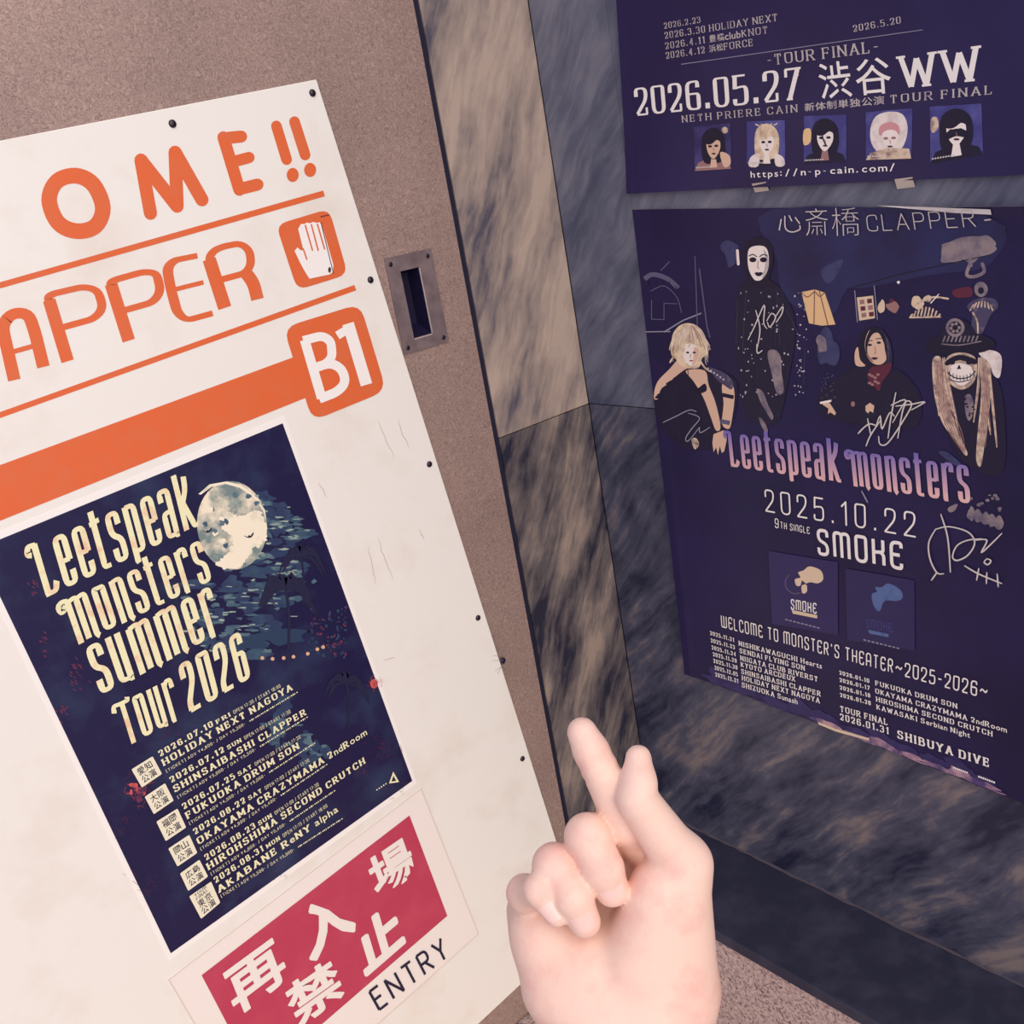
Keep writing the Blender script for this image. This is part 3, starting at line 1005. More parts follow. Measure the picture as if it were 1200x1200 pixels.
# scuffs on the board
mat('scuff', (206, 186, 172), .6)
P = Print(f)
z3 = zoom(200, 480, .25)
for a, b in (((970, 50), (1048, 228)), ((1065, 45), (1115, 185)), ((970, 605), (1040, 800)), ((925, 640), (960, 820)), ((690, 340), (735, 415)), ((1160, 560), (1190, 610)), ((1000, 1175), (1050, 1160))):
    n = 7
    pts = [(a[0] + (b[0] - a[0]) * k / n + random.uniform(-5, 5), a[1] + (b[1] - a[1]) * k / n) for k in range(n + 1)]
    P.stroke(z3(*pts), .9, 'scuff', cap='butt', taper=.7)
P.done('scuff_marks', sg)['kind'] = 'stuff'

# ------------------------------------------------------------------ moonlit tour poster on the sign
PY = SY - .0003
po = tag(empty('tour_poster', tuple(on_door(200, 1117, SY))), 'night blue tour poster with a full moon and cream gothic lettering', 'poster')
tlp, trp, brp, blp = (-27, 643), (331, 496), (483, 915), (200, 1117)
fp = door_surf(PY)


def quad_on(pts, grow):
    c = [np.array(on_door(p[0], p[1], PY)) for p in pts]
    mid = sum(c) / 4
    return c, mid


c, mid = quad_on((tlp, trp, brp, blp), 0)
ex = (c[1] - c[0]); ex /= np.linalg.norm(ex)
ez = (c[0] - c[3]); ez /= np.linalg.norm(ez)
mg = [c[0] - ex * .006 + ez * .008, c[1] + ex * .0065 + ez * .008, c[2] + ex * .0065 - ez * .009, c[3] - ex * .006 - ez * .009]
V = [(q[0], PY - .0002, q[2]) for q in mg] + [(q[0], SY - .00005, q[2]) for q in mg]
make('paper', V, [(3, 2, 1, 0), (0, 1, 5, 4), (1, 2, 6, 5), (2, 3, 7, 6), (3, 0, 4, 7)], MATS['sheet_white'], po)
P = Print(fp, 2); P.poly([tlp, trp, brp, blp], 'night', sub=200); P.done('night_sky', po)
mp = zoom(200, 480, .25)
# clouds round the moon
P = Print(fp, 3)
rnd = random.Random(7)


def cloud(P, cx, cy, rx, ry, m, lift=0.0, n=11, j=.35):
    pts = []
    for k in range(n):
        a = 2 * math.pi * k / n
        q = 1 + rnd.uniform(-j, j)
        pts.append((cx + rx * q * math.cos(a), cy + ry * q * math.sin(a)))
    P.poly(pts, m, True, lift, 3, sub=200)


banks = ((240, 722, 26, 12), (270, 690, 44, 12), (305, 650, 34, 12), (325, 612, 26, 12), (346, 628, 22, 8), (300, 704, 36, 12), (268, 752, 34, 14), (310, 742, 34, 12), (340, 668, 20, 8), (300, 590, 30, 10), (330, 850, 16, 20), (360, 872, 14, 18))
for cx, cy, rx, ry in banks:
    for k in range(9):
        cloud(P, rnd.gauss(cx, rx * .55), rnd.gauss(cy, ry * .6), rx * rnd.uniform(.2, .5), ry * rnd.uniform(.25, .6), 'clouddim', rnd.uniform(0, .5), 12, .4)
for cx, cy, rx, ry in banks:
    for k in range(10):
        cloud(P, rnd.gauss(cx, rx * .6), rnd.gauss(cy, ry * .6), rnd.uniform(3, 8), rnd.uniform(1.2, 3.2), 'cloud', .8, 9, .45)
for k in range(70):
    cx, cy, rx, ry = banks[k % 10]
    cloud(P, rnd.gauss(cx, rx * .6), rnd.gauss(cy, ry * .6), rnd.uniform(2, 6), rnd.uniform(.5, 1.3), 'cloudlight', 1.4, 8, .5)
P.done('clouds', po)['kind'] = 'stuff'
P = Print(fp, 4.5)
P.ell((271.5, 615.5), 41, 52, 'moon', rot=-.1, n=40)


def ragged(pts, amp, n=7):
    out = []
    q_ = catmull(pts, n, True)
    for p in q_:
        out.append((p[0] + rnd.uniform(-amp, amp), p[1] + rnd.uniform(-amp, amp)))
    return out


P.poly(ragged(mp((270, 480), (330, 500), (400, 470), (446, 545), (447, 610), (395, 630), (365, 690), (325, 738), (255, 746), (205, 722), (250, 690), (290, 640), (285, 590), (240, 560), (235, 515)), 1.6), 'moonbright', lift=.8)
P.poly(mp((128, 395), (180, 350), (260, 336), (330, 352), (390, 400), (440, 470), (446, 520), (430, 470), (378, 402), (320, 366), (255, 348), (190, 362), (140, 398)), 'moonbright', False, .8)
for k in range(26):
    an, rr = rnd.uniform(0, 6.28), rnd.uniform(.2, .93)
    cx, cy = 271.5 + 40 * rr * math.cos(an), 615.5 + 50 * rr * math.sin(an)
    br = cx > 268 and 600 < cy < 655
    P.poly(ragged([(cx + rnd.uniform(2, 5) * math.cos(t * 1.05), cy + rnd.uniform(1.5, 4) * math.sin(t * 1.05)) for t in range(6)], .6, 3), 'moonbright' if (br or k % 2) else 'cloud', lift=1.2)
P.done('moon', po)


def bat(P, c, s, rot=0.0):
    pts = [(-10, -3), (-6, -1), (-3, 1), (-1, -1), (0, -2.5), (1, -1), (3, 0), (7, -4), (10, -6), (8.5, -1), (4, 3), (0, 3.5), (-5, 1.6)]
    cr_, sr_ = math.cos(rot), math.sin(rot)
    P.poly([(c[0] + s * (x * cr_ - y * sr_), c[1] + s * (x * sr_ + y * cr_)) for x, y in pts], 'palm', sub=200)


for c_, s_, r_ in ((mp((365, 592)), .62, -.2), (mp((170, 568)), .6, -.2), (mp((430, 1010)), .5, -.3)):
    P = Print(fp, 7); bat(P, c_, s_, r_); P.done('bat_silhouette', po)


def palm(cx, cy, s, n, m, seed):
    rr = random.Random(seed)
    P = Print(fp, 6)
    for k in range(n):
        a = math.pi * (-.1 + 1.2 * k / (n - 1)) + rr.uniform(-.1, .1)
        L_ = s * rr.uniform(.8, 1.15)
        tip = (cx + L_ * math.cos(a), cy - L_ * .35 * math.sin(a) + L_ * (.30 + .5 * abs(math.cos(a)) ** 2))
        midp = (cx + L_ * .55 * math.cos(a), cy - L_ * .55 * math.sin(a) * .9)
        P.stroke([(cx, cy), midp, tip], s * .17, m, smooth=True, cap='butt', taper=.9)
    P.stroke([(cx, cy), (cx + s * .12, cy + s * .9), (cx + s * .1, cy + s * 2.1)], s * .1, m, smooth=True, cap='butt')
    P.done('palm_silhouette', po)


palm(334, 690, 34, 11, 'palm', 2)
palm(352, 652, 26, 9, 'palm', 5)
palm(405, 800, 26, 8, 'palm', 8)
P = Print(fp, 5.2)
cloud(P, 330, 745, 34, 12, 'palmteal'); cloud(P, 292, 752, 22, 9, 'palmteal')
for k in range(90):
    cloud(P, rnd.uniform(360, 405), rnd.uniform(710, 770), rnd.uniform(.8, 2.2), rnd.uniform(.8, 2), 'clouddim' if k % 3 else 'emberdim', .3, 6)
P.done('shoreline', po)
P = Print(fp, 6.5)
for q in ((427, 1163), (475, 1167), (527, 1163), (573, 1157), (640, 1143), (685, 1122), (712, 1112)):
    P.ell(mp(q), 2.2, 2.2, 'lantern', n=10)
P.done('lantern_lights', po)
# embers and red blossoms along the edges
P = Print(fp, 5)
zp = zoom(130, 780, .29167)
for cx, cy, n, sp_, m_ in ((95, 500, 26, 36, 'ember'), (60, 640, 14, 30, 'emberdim'), (150, 860, 20, 40, 'emberdim'), (1052, 70, 16, 18, 'ember'), (1080, 330, 26, 30, 'emberdim'), (1010, 420, 10, 16, 'emberdim'), (660, 820, 14, 26, 'emberdim'), (270, 300, 18, 40, 'emberdim'), (480, 260, 12, 40, 'emberdim'), (1130, 500, 8, 20, 'emberdim')):
    for k in range(n):
        x, y = zp((rnd.gauss(cx, sp_), rnd.gauss(cy, sp_)))
        a = rnd.uniform(0, 3.1)
        l_ = rnd.uniform(1.5, 5)
        P.stroke([(x - l_ * math.cos(a), y - l_ * math.sin(a)), (x + l_ * math.cos(a), y + l_ * math.sin(a))], rnd.uniform(.8, 1.8), m_, cap='butt', taper=.8)
for k in range(14):
    cloud(P, *zp((rnd.gauss(104, 16), rnd.gauss(500, 22))), rnd.uniform(1.5, 5), rnd.uniform(1.5, 5), 'ember' if k % 3 == 0 else 'emberdim', rnd.uniform(-.4, .4), 8, .4)
P.ell(zp((1055, 72)), 4.5, 5.5, 'ember', lift=.2)
z2 = zoom(0, 540, .25)
for cx, cy, n, sp_ in ((160, 590, 10, 26), (215, 840, 12, 28), (355, 1000, 20, 40), (290, 1170, 10, 22)):
    for k in range(n):
        x, y = z2((rnd.gauss(cx, sp_ * .5), rnd.gauss(cy, sp_)))
        P.stroke([(x - 1.5, y - 1), (x + 1.5, y + 1.5)], 1.1, 'emberdim', cap='butt')
P.done('ember_marks', po)['kind'] = 'stuff'
# title, four lines
P = Print(fp, 8); P.text('Leetspeak', 'logo', z2((205, 652)), z2((938, 305)), z2((128, 395)), 'cream_letter'); P.done('title_lettering', po)
P = Print(fp, 8); P.text('monsters', 'logo', z2((358, 868)), z2((1002, 560)), z2((282, 650)), 'cream_letter', swash=True); P.done('title_lettering', po)
P = Print(fp, 8); P.text('summer', 'logo', z2((462, 1108)), z2((1052, 800)), z2((378, 870)), 'cream_letter'); P.done('title_lettering', po)
P = Print(fp, 8); P.text('Tour', 'logo', zp((60, 330)), zp((292, 205)), zp((5, 155)), 'cream_letter'); P.text('2026', 'logo', z2((880, 1195)), z2((1185, 1015)), z2((815, 955)), 'cream_letter'); P.done('title_lettering', po)
# six tour dates
ROWS = [
    ('2026.07.10', 'FRI', 'OPEN 17:30 / START 18:00', 'HOLIDAY NEXT NAGOYA', '[TICKET] ADV Y4,800- / DAY Y5,300-', '愛知', (195, 365), (410, 247), (680, 85), (210, 402), (728, 95), (222, 428), (750, 108), ((80, 415), (165, 362), (203, 433), (122, 488))),
    ('2026.07.12', 'SUN', 'OPEN 17:00 / START 17:30', 'SHINSAIBASHI CLAPPER', '[TICKET] ADV Y5,000- / DAY Y5,500-', '大阪', (240, 470), (455, 350), (720, 188), (255, 508), (783, 195), (268, 533), (790, 208), ((133, 525), (215, 470), (250, 540), (170, 595))),
    ('2026.07.25', 'SAT', 'OPEN 17:00 / START 17:30', 'FUKUOKA DRUM SON', '[TICKET] ADV Y4,500- / DAY Y5,000-', '福岡', (290, 577), (498, 455), (760, 290), (305, 615), (755, 330), (315, 638), (820, 312), ((180, 625), (265, 572), (300, 648), (218, 703))),
    ('2026.08.22', 'SAT', 'OPEN 17:00 / START 17:30', 'OKAYAMA CRAZYMAMA 2ndRoom', '[TICKET] ADV Y4,900- / DAY Y5,400-', '岡山', (335, 678), (540, 556), (795, 384), (350, 718), (1025, 276), (360, 741), (868, 398), ((228, 733), (312, 677), (345, 750), (265, 805))),
    ('2026.08.23', 'SUN', 'OPEN 17:00 / START 17:30', 'HIROHSHIMA SECOND CRUTCH', '[TICKET] ADV Y4,900- / DAY Y5,400-', '広島', (380, 782), (580, 660), (833, 480), (390, 820), (1020, 390), (402, 841), (900, 503), ((275, 833), (353, 777), (388, 845), (308, 903))),
    ('2026.08.31', 'MON', 'OPEN 17:15 / START 18:00', 'AKABANE ReNY alpha', '[TICKET] ADV Y5,500- / DAY Y5,900-', '東京', (418, 873), (612, 750), (868, 566), (432, 912), (908, 585), (442, 930), (930, 616), ((312, 925), (400, 865), (437, 950), (360, 1015))),
]


def up(p, h):
    return (p[0] - h * .46, p[1] - h)


for d1, d2, d3, ven, tic, city, a0, a1, a2, b0, b1, c0, c1, bx in ROWS:
    P = Print(fp, 8)
    tt = (a1[0] - a0[0]) / (a2[0] - a0[0])
    a1 = (a1[0], a0[1] + tt * (a2[1] - a0[1]))
    P.text(d1, 'fat', zp(a0), zp(a1), zp(up(a0, 22)), 'cream')
    q0 = (a1[0] + 13, a1[1] - 7.5)
    k = .22
    q1 = (q0[0] + (a2[0] - q0[0]) * k, q0[1] + (a2[1] - q0[1]) * k)
    P.text(d2, 'fat', zp(q0), zp(q1), zp(up(q0, 15)), 'cream')
    q2 = (q1[0] + 13, q1[1] - 7.5)
    P.text(d3, 'sans', zp(q2), zp(a2), zp(up(q2, 13)), 'cream', gap=.3)
    P.text(ven, 'fat', zp(b0), zp(b1), zp(up(b0, 25)), 'cream')
    cm = (c0[0] + (c1[0] - c0[0]) * .60, c0[1] + (c1[1] - c0[1]) * .60)
    cn = (c0[0] + (c1[0] - c0[0]) * .63, c0[1] + (c1[1] - c0[1]) * .63)
    P.text(tic, 'sans', zp(c0), zp(cm), zp(up(c0, 11)), 'cream', gap=.3)
    P.done('tour_date_lettering', po)
    # very small print: a row of unreadable dashes
    P = Print(fp, 8)
    n = 26
    for i in range(n):
        t0_, t1_ = i / n, (i + .55 + .2 * math.sin(i * 2.3)) / n
        g = lambda t: zp((cn[0] + (c1[0] - cn[0]) * t, cn[1] + (c1[1] - cn[1]) * t - 5))
        P.stroke([g(t0_), g(t1_)], 1.5 + .4 * math.sin(i * 1.7), 'cream', cap='butt')
    P.done('fine_print', po)
    P = Print(fp, 8)
    P.poly(round_path(zp(*bx), 1.5, closed=True), 'box_cream', sub=200)
    bx_ = [np.array(q, float) for q in bx]
    lo3 = city == '東京'

    def bq(u, v):
        return tuple(bx_[3] + (bx_[2] - bx_[3]) * u + (bx_[0] - bx_[3]) * v)
    rows = ((city, .36, .64), ('公演', .06, .34)) if lo3 else ((city, .52, .88), ('公演', .1, .46))
    for s_, v0, v1 in rows:
        for i, ch in enumerate(s_):
            u0 = .16 + .36 * i
            P.glyph(ch, zp(bq(u0, v0)), zp(bq(u0 + .32, v0)), zp(bq(u0, v1)), 'ink', .008, lift=1)
    if lo3:
        P.text('TOUR', 'serif', zp(bq(.2, .82)), zp(bq(.8, .82)), zp(bq(.2, .93)), 'ink', lift=1)
        P.text('FINAL', 'serif', zp(bq(.2, .68)), zp(bq(.8, .68)), zp(bq(.2, .79)), 'ink', lift=1)
    P.done('venue_box', po)
P = Print(fp, 8)
P.poly(zp((1131, 424), (1155, 466), (1114, 472)), 'cream', sub=200)
P.poly(zp((1132, 440), (1143, 461), (1124, 464)), 'ink', lift=1, sub=200)
for i in range(5):
    P.ell(zp((1066 + 9 * i, 497 - 6 * i)), .9, .9, 'cream', n=6)
P.done('maker_mark', po)

# ------------------------------------------------------------------ laminated red notice below it
NY = SY - .0002
no = tag(empty('red_notice', tuple(on_door(300, 1190, SY))), 'laminated sheet with a red no re-entry panel and white characters', 'notice')
fn = door_surf(NY)
z5 = zoom(200, 920, .3)
n_tr = on_door(*z5((978, 12)), NY)
n_rb = on_door(*z5((1195, 560)), NY)
n_ll = on_door(*z5((120, 660)), NY)
ue = np.array(n_ll) - np.array(n_tr); ue /= np.linalg.norm(ue)
ve = np.array(n_rb) - np.array(n_tr); ve /= np.linalg.norm(ve)
sheet = [n_tr, n_tr + ue * .44, n_tr + ue * .44 + ve * .325, n_tr + ve * .325]
V = [(q[0], NY - .0004, q[2]) for q in sheet] + [(q[0], SY - .00005, q[2]) for q in sheet]
make('laminated_sheet', V, [(0, 1, 2, 3), (0, 4, 5, 1), (1, 5, 6, 2), (2, 6, 7, 3), (3, 7, 4, 0)], MATS['laminate_white'], no)
mat('seal_edge', (226, 208, 198), .3)
rim = .0016
q = [np.array(s_) for s_ in sheet]
V = []
for ins in (0.0, rim):
    for k, (su, sv) in enumerate(((1, 1), (-1, 1), (-1, -1), (1, -1))):
        p_ = q[k] + ue * ins * su + ve * ins * sv
        V.append((p_[0], NY - .0008, p_[2]))
make('sealed_rim', V, [(k, (k + 1) % 4, 4 + (k + 1) % 4, 4 + k) for k in range(4)], MATS['seal_edge'], no)
r_tl, r_tr, r_br = (np.array(on_door(*z5(p_), NY)) for p_ in ((120, 742), (932, 118), (1080, 510)))
r_bl = r_tl + (r_br - r_tr)
Yn = NY - .0007
make('red_panel', [(p_[0], Yn, p_[2]) for p_ in (r_tl, r_tr, r_br, r_bl)], [(3, 2, 1, 0)], MATS['red'], no)
for ch, bl_, br_, tl_ in (('再', (262, 905), (462, 752), (196, 742)), ('入', (550, 692), (722, 562), (488, 512)), ('場', (812, 448), (962, 340), (757, 302)),
                          ('禁', (500, 950), (685, 815), (432, 800)), ('止', (762, 742), (912, 612), (712, 578))):
    P = Print(fn, 5)
    for k in range(9):
        w5 = 6.5 if ch in '入止' else 2.8
        dx_, dy_ = (0, 0) if k == 8 else (w5 * math.cos(k * math.pi / 4), w5 * math.sin(k * math.pi / 4))
        P.glyph(ch, *(z5((q_[0] + dx_, q_[1] + dy_)) for q_ in (bl_, br_, tl_)), 'laminate_white', .014, lift=.1 * k)
    P.done('character', no)
P = Print(fn, 5)
P.text('ENTRY', 'sans', z5((812, 884)), z5((1092, 668)), z5((768, 805)), 'ink', gap=.24)
P.done('lettering', no)

# ------------------------------------------------------------------ posters on the right-hand wall
def sstep(x, a, b):
    t = min(max((x - a) / (b - a), 0), 1)
    return t * t * (3 - 2 * t)


class right_surf:
    """print follows a sheet that stands h(y, z) off the right-hand wall"""
    def __init__(self, h):
        self.h = h

    def plane(self, px, py):
        return on_right(px, py)

    def lift(self, p, k):
        return (XR - self.h(p[1], p[2]) - k * LAY, p[1], p[2])

    def __call__(self, px, py, k=0):
        return self.lift(self.plane(px, py), k)


def paper_obj(corners, h, m_front, m_back, parent, nu=36, nv=48):
    """sheet of real thickness; corners tl, tr, br, bl as (y, z)"""
    tl, tr_, br, bl_ = (np.array(q) for q in corners)
    V, Fc, MI = [], [], []
    for side, off in ((0, 0.0), (1, -.0004)):
        for j in range(nv + 1):
            for i in range(nu + 1):
                u, v = i / nu, j / nv
                p = tl * (1 - u) * (1 - v) + tr_ * u * (1 - v) + br * u * v + bl_ * (1 - u) * v
                V.append((XR - h(p[0], p[1]) - off, p[0], p[1]))
    N1 = (nu + 1) * (nv + 1)
    I = lambda i, j, s: s * N1 + j * (nu + 1) + i
    for j in range(nv):
        for i in range(nu):
            Fc.append([I(i, j, 0), I(i, j + 1, 0), I(i + 1, j + 1, 0), I(i + 1, j, 0)]); MI.append(0)
            Fc.append([I(i, j, 1), I(i + 1, j, 1), I(i + 1, j + 1, 1), I(i, j + 1, 1)]); MI.append(1)
    edge = [(i, 0) for i in range(nu)] + [(nu, j) for j in range(nv)] + [(i, nv) for i in range(nu, 0, -1)] + [(0, j) for j in range(nv, 0, -1)]
    for k, a in enumerate(edge):
        b = edge[(k + 1) % len(edge)]
        Fc.append([I(*a, 0), I(*b, 0), I(*b, 1), I(*a, 1)]); MI.append(1)
    return make('paper', V, Fc, [MATS[m_front], MATS[m_back]], parent, mi=MI, smooth=False)


def yz(px, py):
    p = on_right(px, py)
    return np.array([p[1], p[2]])


# ---- upper poster
u_bl = yz(739, 226)
u_dir = yz(1159, 206) - u_bl; u_dir /= np.linalg.norm(u_dir)
u_up = yz(725, 0) - u_bl; u_up /= np.linalg.norm(u_up)
UC = (u_bl + u_up * .841, u_bl + u_up * .841 + u_dir * .594, u_bl + u_dir * .594, u_bl)


def h_up(y, z):
    p = np.array([y, z]) - u_bl
    a, b = float(p @ u_dir), float(p @ u_up)
    return .0018 + .007 * math.exp(-max(b, 0) / .045) * (.45 + .55 * math.sin(a * 15 + .4) ** 2) + .004 * math.exp(-max(a, 0) / .03)


pu = tag(empty('concert_poster', (XR - .002, u_bl[0], u_bl[1])), 'dark violet concert poster with a row of five small portraits', 'poster')
paper_obj(UC, h_up, 'poster_navy_b', 'paperback', pu)
fu = right_surf(h_up)
z7 = zoom(730, 0, .36667)


def lift_pt(p, h):
    return (p[0] - h * .10, p[1] - h)


def utext(name, s, sty, a, b, h, m_='grey_print', **k):
    P = Print(fu, 2)
    P.text(s, sty, z7(a), z7(b), z7(lift_pt(a, h)), m_, **k)
    P.done(name, pu)


utext('lettering', '2026.2.23', 'serif', (136, 92), (252, 72), 19)
utext('lettering', '2026.3.30 HOLIDAY NEXT', 'serif', (138, 124), (498, 66), 21)
utext('lettering', '2026.4.11 豊橋clubKNOT', 'serif', (140, 157), (467, 106), 21)
utext('lettering', '2026.4.12 浜松FORCE', 'serif', (142, 188), (420, 146), 21)
utext('lettering', '2026.5.20', 'serif', (740, 102), (892, 74), 21)
utext('lettering', '-TOUR FINAL-', 'serif', (465, 210), (822, 166), 34)
utext('lettering', '2026.05.27', 'didone', (48, 370), (574, 316), 88, 'white_print')
P = Print(fu, 2)
P.glyph('渋', z7((638, 318)), z7((738, 308)), z7((624, 204)), 'white_print', .004)
P.glyph('谷', z7((752, 306)), z7((864, 296)), z7((742, 192)), 'white_print', .004)
P.done('lettering', pu)
utext('lettering', 'WW', 'serif', (892, 284), (1150, 256), 104, 'white_print', gap=.12)
utext('lettering', 'NETH PRIERE CAIN 新体制単独公演 TOUR FINAL', 'serif', (194, 391), (1185, 300), 22, 'grey_print', gap=.34)
utext('lettering', 'https://n-p-cain.com/', 'serif', (416, 566), (876, 544), 20, 'white_print', bold=.008, gap=.4)
P = Print(fu, 2); P.stroke(z7((190, 205), (450, 168), (700, 132), (962, 95)), .8, 'silverdim', cap='butt'); P.done('rule', pu)
PORT = [((230, 405), (348, 393), (352, 538), (237, 545)), ((400, 388), (522, 383), (527, 527), (402, 530)), ((583, 370), (718, 366), (720, 515), (585, 522)),
        ((780, 358), (930, 345), (928, 505), (782, 510)), ((985, 340), (1150, 330), (1158, 490), (990, 520))]
for i, qd in enumerate(PORT):
    Q = [np.array(p, float) for p in qd]

    def g(u, v, Q=Q):
        return z7(tuple((Q[0] * (1 - u) + Q[1] * u) * (1 - v) + (Q[3] * (1 - u) + Q[2] * u) * v))
    P = Print(fu, 2)
    P.poly([g(0, 0), g(1, 0), g(1, 1), g(0, 1)], ('photo_dark', 'photo_blue', 'photo_blue', 'photo_blue', 'photo_blue')[i])
    W_ = np.linalg.norm(np.array(g(1, 0)) - np.array(g(0, 0)))
    H_ = np.linalg.norm(np.array(g(0, 1)) - np.array(g(0, 0)))

    def bl_(pts, m_, l_, s_=True, g=g, P=P):
        P.poly([g(*p) for p in pts], m_, s_, l_, 3)
    if i == 3:
        bl_(((.5, .03), (.78, .1), (.9, .35), (.86, .65), (.7, .85), (.3, .86), (.12, .65), (.1, .35), (.22, .1)), 'fluff', .5)
        bl_(((.5, .24), (.7, .32), (.72, .5), (.5, .5), (.3, .5), (.3, .32)), 'pinkhair', 1)
        bl_(((.52, .4), (.68, .46), (.68, .64), (.52, .78), (.38, .64), (.36, .46)), 'face_white', 1.5)
        bl_(((.0, 1), (.1, .86), (.4, .78), (.62, .78), (.95, .8), (1, 1)), 'rope', 1.4, False)
        ey, ec = .57, 'skin_shade'
        fx = .52
    else:
        fx = (.52, .52, .5, 0, .5)[i]
        hm = ('hair_black', 'blond', 'hair_black', '', 'hair_black')[i]
        tm = .28
        bl_(((.0, 1), (.1, .82), (.36, .74), (.68, .74), (.92, .84), (1, 1)), ('skin_shade', 'cloth_black', 'cloth_black', '', 'hair_black')[i], .5, False)
        bl_(((fx, .06), (fx + .26, .2), (fx + .33, .5), (fx + .26, .8), (fx, .86), (fx - .26, .82), (fx - .32, .5), (fx - .26, .18)), hm, .8)
        bl_(((fx, .26), (fx + .17, .34), (fx + .18, .56), (fx, .76), (fx - .16, .58), (fx - .17, .34)), ('skin_print', 'face_white', 'face_white', '', 'face_white')[i], 1.3)
        bl_(((fx - .24, .2), (fx, .14), (fx + .24, .2), (fx + .22, .38), (fx + .1, .34), (fx - .04, .42), (fx - .2, .4)), hm, 1.7)
        bl_(((fx - .06, .72), (fx + .06, .72), (fx + .1, .95), (fx - .1, .95)), ('skin_print', 'face_white', 'skin_shade', '', 'face_white')[i], .95, False)
        if i == 0:
            P.ell(g(.84, .14), 4, 4, 'rope', .6, n=9)
            bl_(((.7, .62), (.95, .7), (.98, .9), (.8, .95)), 'skin_print', .9)
        if i == 1:
            for k in range(5):
                P.stroke([g(fx - .2 + .1 * k, .1), g(fx - .28 + .14 * k, -.0 + .07)], 1.4, 'blond', lift=.9)
            bl_(((.1, .8), (.32, .72), (.3, 1), (.06, 1)), 'fluff', 1.0)
            bl_(((.74, .74), (.95, .82), (.98, 1), (.76, 1)), 'fluff', 1.0)
        if i == 2:
            bl_(((.0, .3), (.16, .28), (.16, .55), (.0, .6)), 'lamp_shade', .6)
            P.stroke([g(fx + .05, .1), g(fx - .06, .4), g(fx + .02, .62)], 1.6, 'hair_black', True, lift=2.2)
        if i == 4:
            bl_(((.02, .22), (.14, .2), (.16, .4), (.03, .46)), 'rope', .6)
            bl_(((fx - .2, .5), (fx, .44), (fx + .2, .5), (fx + .18, .62), (fx, .58), (fx - .18, .62)), 'hair_black', 1.9)
        ey, ec = .47, 'hair_black'
    for s_ in (-1, 1):
        P.ell(g(fx + s_ * .085, ey), W_ * .055, H_ * .028, ec, 2.2, n=9)
    P.ell(g(fx + .01, ey + .17), W_ * .06, H_ * .02, 'lips', 2.2, n=9)
    P.stroke([g(fx, ey + .04), g(fx + .02, ey + .11)], .7, 'skin_shade', lift=2.2)
    for k in range(9):
        P.stroke([g(.04 + .05 * k, .93), g(.07 + .05 * k, .925)], 1.7, 'silver', lift=2.6, cap='butt')
    P.done('portrait_photo', pu)
for p_ in ((893, 217), (1062, 212)):
    a = yz(*p_)
    V = []
    for dx in (0, .0004):
        for s_, t_ in ((-1, -1), (1, -1), (1, 1), (-1, 1)):
            hh0 = h_up(a[0], a[1]) + .0006 if t_ > 0 else .0008
            V.append((XR - hh0 - dx, a[0] - s_ * .011, a[1] + t_ * .006 - .002))
    make('tape', V, [(0, 1, 2, 3), (7, 6, 5, 4), (0, 4, 5, 1), (1, 5, 6, 2), (2, 6, 7, 3), (3, 7, 4, 0)], MATS['tape'], pu)

# ---- lower poster
l_tl, l_bl = yz(744, 245), yz(806, 787)
lt = yz(1165, 240) - l_tl; lt /= np.linalg.norm(lt)
lb = yz(1174, 929) - l_bl; lb /= np.linalg.norm(lb)
LC = (l_tl, l_tl + lt * .594, l_bl + lb * .594, l_bl)


def h_lo(y, z):
    u = (l_tl[0] - y) / .594
    top = l_tl[1] + (lt[1] / abs(lt[0])) * (l_tl[0] - y)
    bot = l_bl[1] + (lb[1] / abs(lb[0])) * (l_bl[0] - y)
    a, b = max(top - z, 0), max(z - bot, 0)
    return .0018 + .004 * math.exp(-max(u, 0) / .05) + .012 * math.exp(-a / .022) * sstep(u, .4, .8) + .003 * math.exp(-b / .05) + .0012 * math.sin(4 * u + 3 * a)


pl = tag(empty('band_poster', (XR - .002, l_bl[0], l_bl[1])), 'large dark poster of four costumed people with violet logo and signatures', 'poster')
paper_obj(LC, h_lo, 'poster_navy', 'paperback', pl, 44, 60)
flo = right_surf(h_lo)
z8 = zoom(740, 230, .36667)
z9 = zoom(800, 480, .31667)
z10 = zoom(810, 690, .31667)
K8 = .36667


def part(name, layer=2):
    return Print(flo, layer), name


# the room in the picture
P = Print(flo, 2)
P.poly(z8((455, 40), (1150, 60), (1150, 215), (960, 250), (760, 290), (690, 300), (640, 380), (500, 330), (470, 200)), 'room_blue', True)
P.poly(z8((610, 235), (680, 200), (660, 250), (632, 278)), 'smoke_dim', True, .5)
P.stroke(z8((690, 296), (860, 248), (1150, 186)), 1.2, 'hair_black', lift=.8, cap='butt')
P.stroke(z8((208, 190), (216, 420)), 1.2, 'room_line', lift=.5, cap='butt')
P.stroke(z8((222, 230), (246, 410), (256, 450)), 1.6, 'room_line', lift=.5, cap='butt')
P.stroke(z8((55, 430), (130, 430)), 1.2, 'silverdim', lift=.5, cap='butt')
P.stroke(z8((110, 432), (170, 395), (228, 372)), 1.5, 'silverdim', lift=.5, cap='butt')
P.stroke(z8((50, 262), (75, 248), (120, 262), (155, 292)), 5.5, 'room_line', True, lift=.5, cap='butt')
P.stroke(z8((100, 235), (126, 208)), 1.2, 'room_line', lift=.5)
for k in range(5):
    x, y = 60 + 22 * k, 262 + 4 * (k - 1.5) ** 2 * .9
    P.stroke(z8((x, y), (x + 4, y + 16)), 1.0, 'poster_navy', lift=1, cap='butt')
P.stroke(z8((70, 300), (110, 285), (150, 320), (165, 370)), 1.1, 'room_line', True, lift=.5)
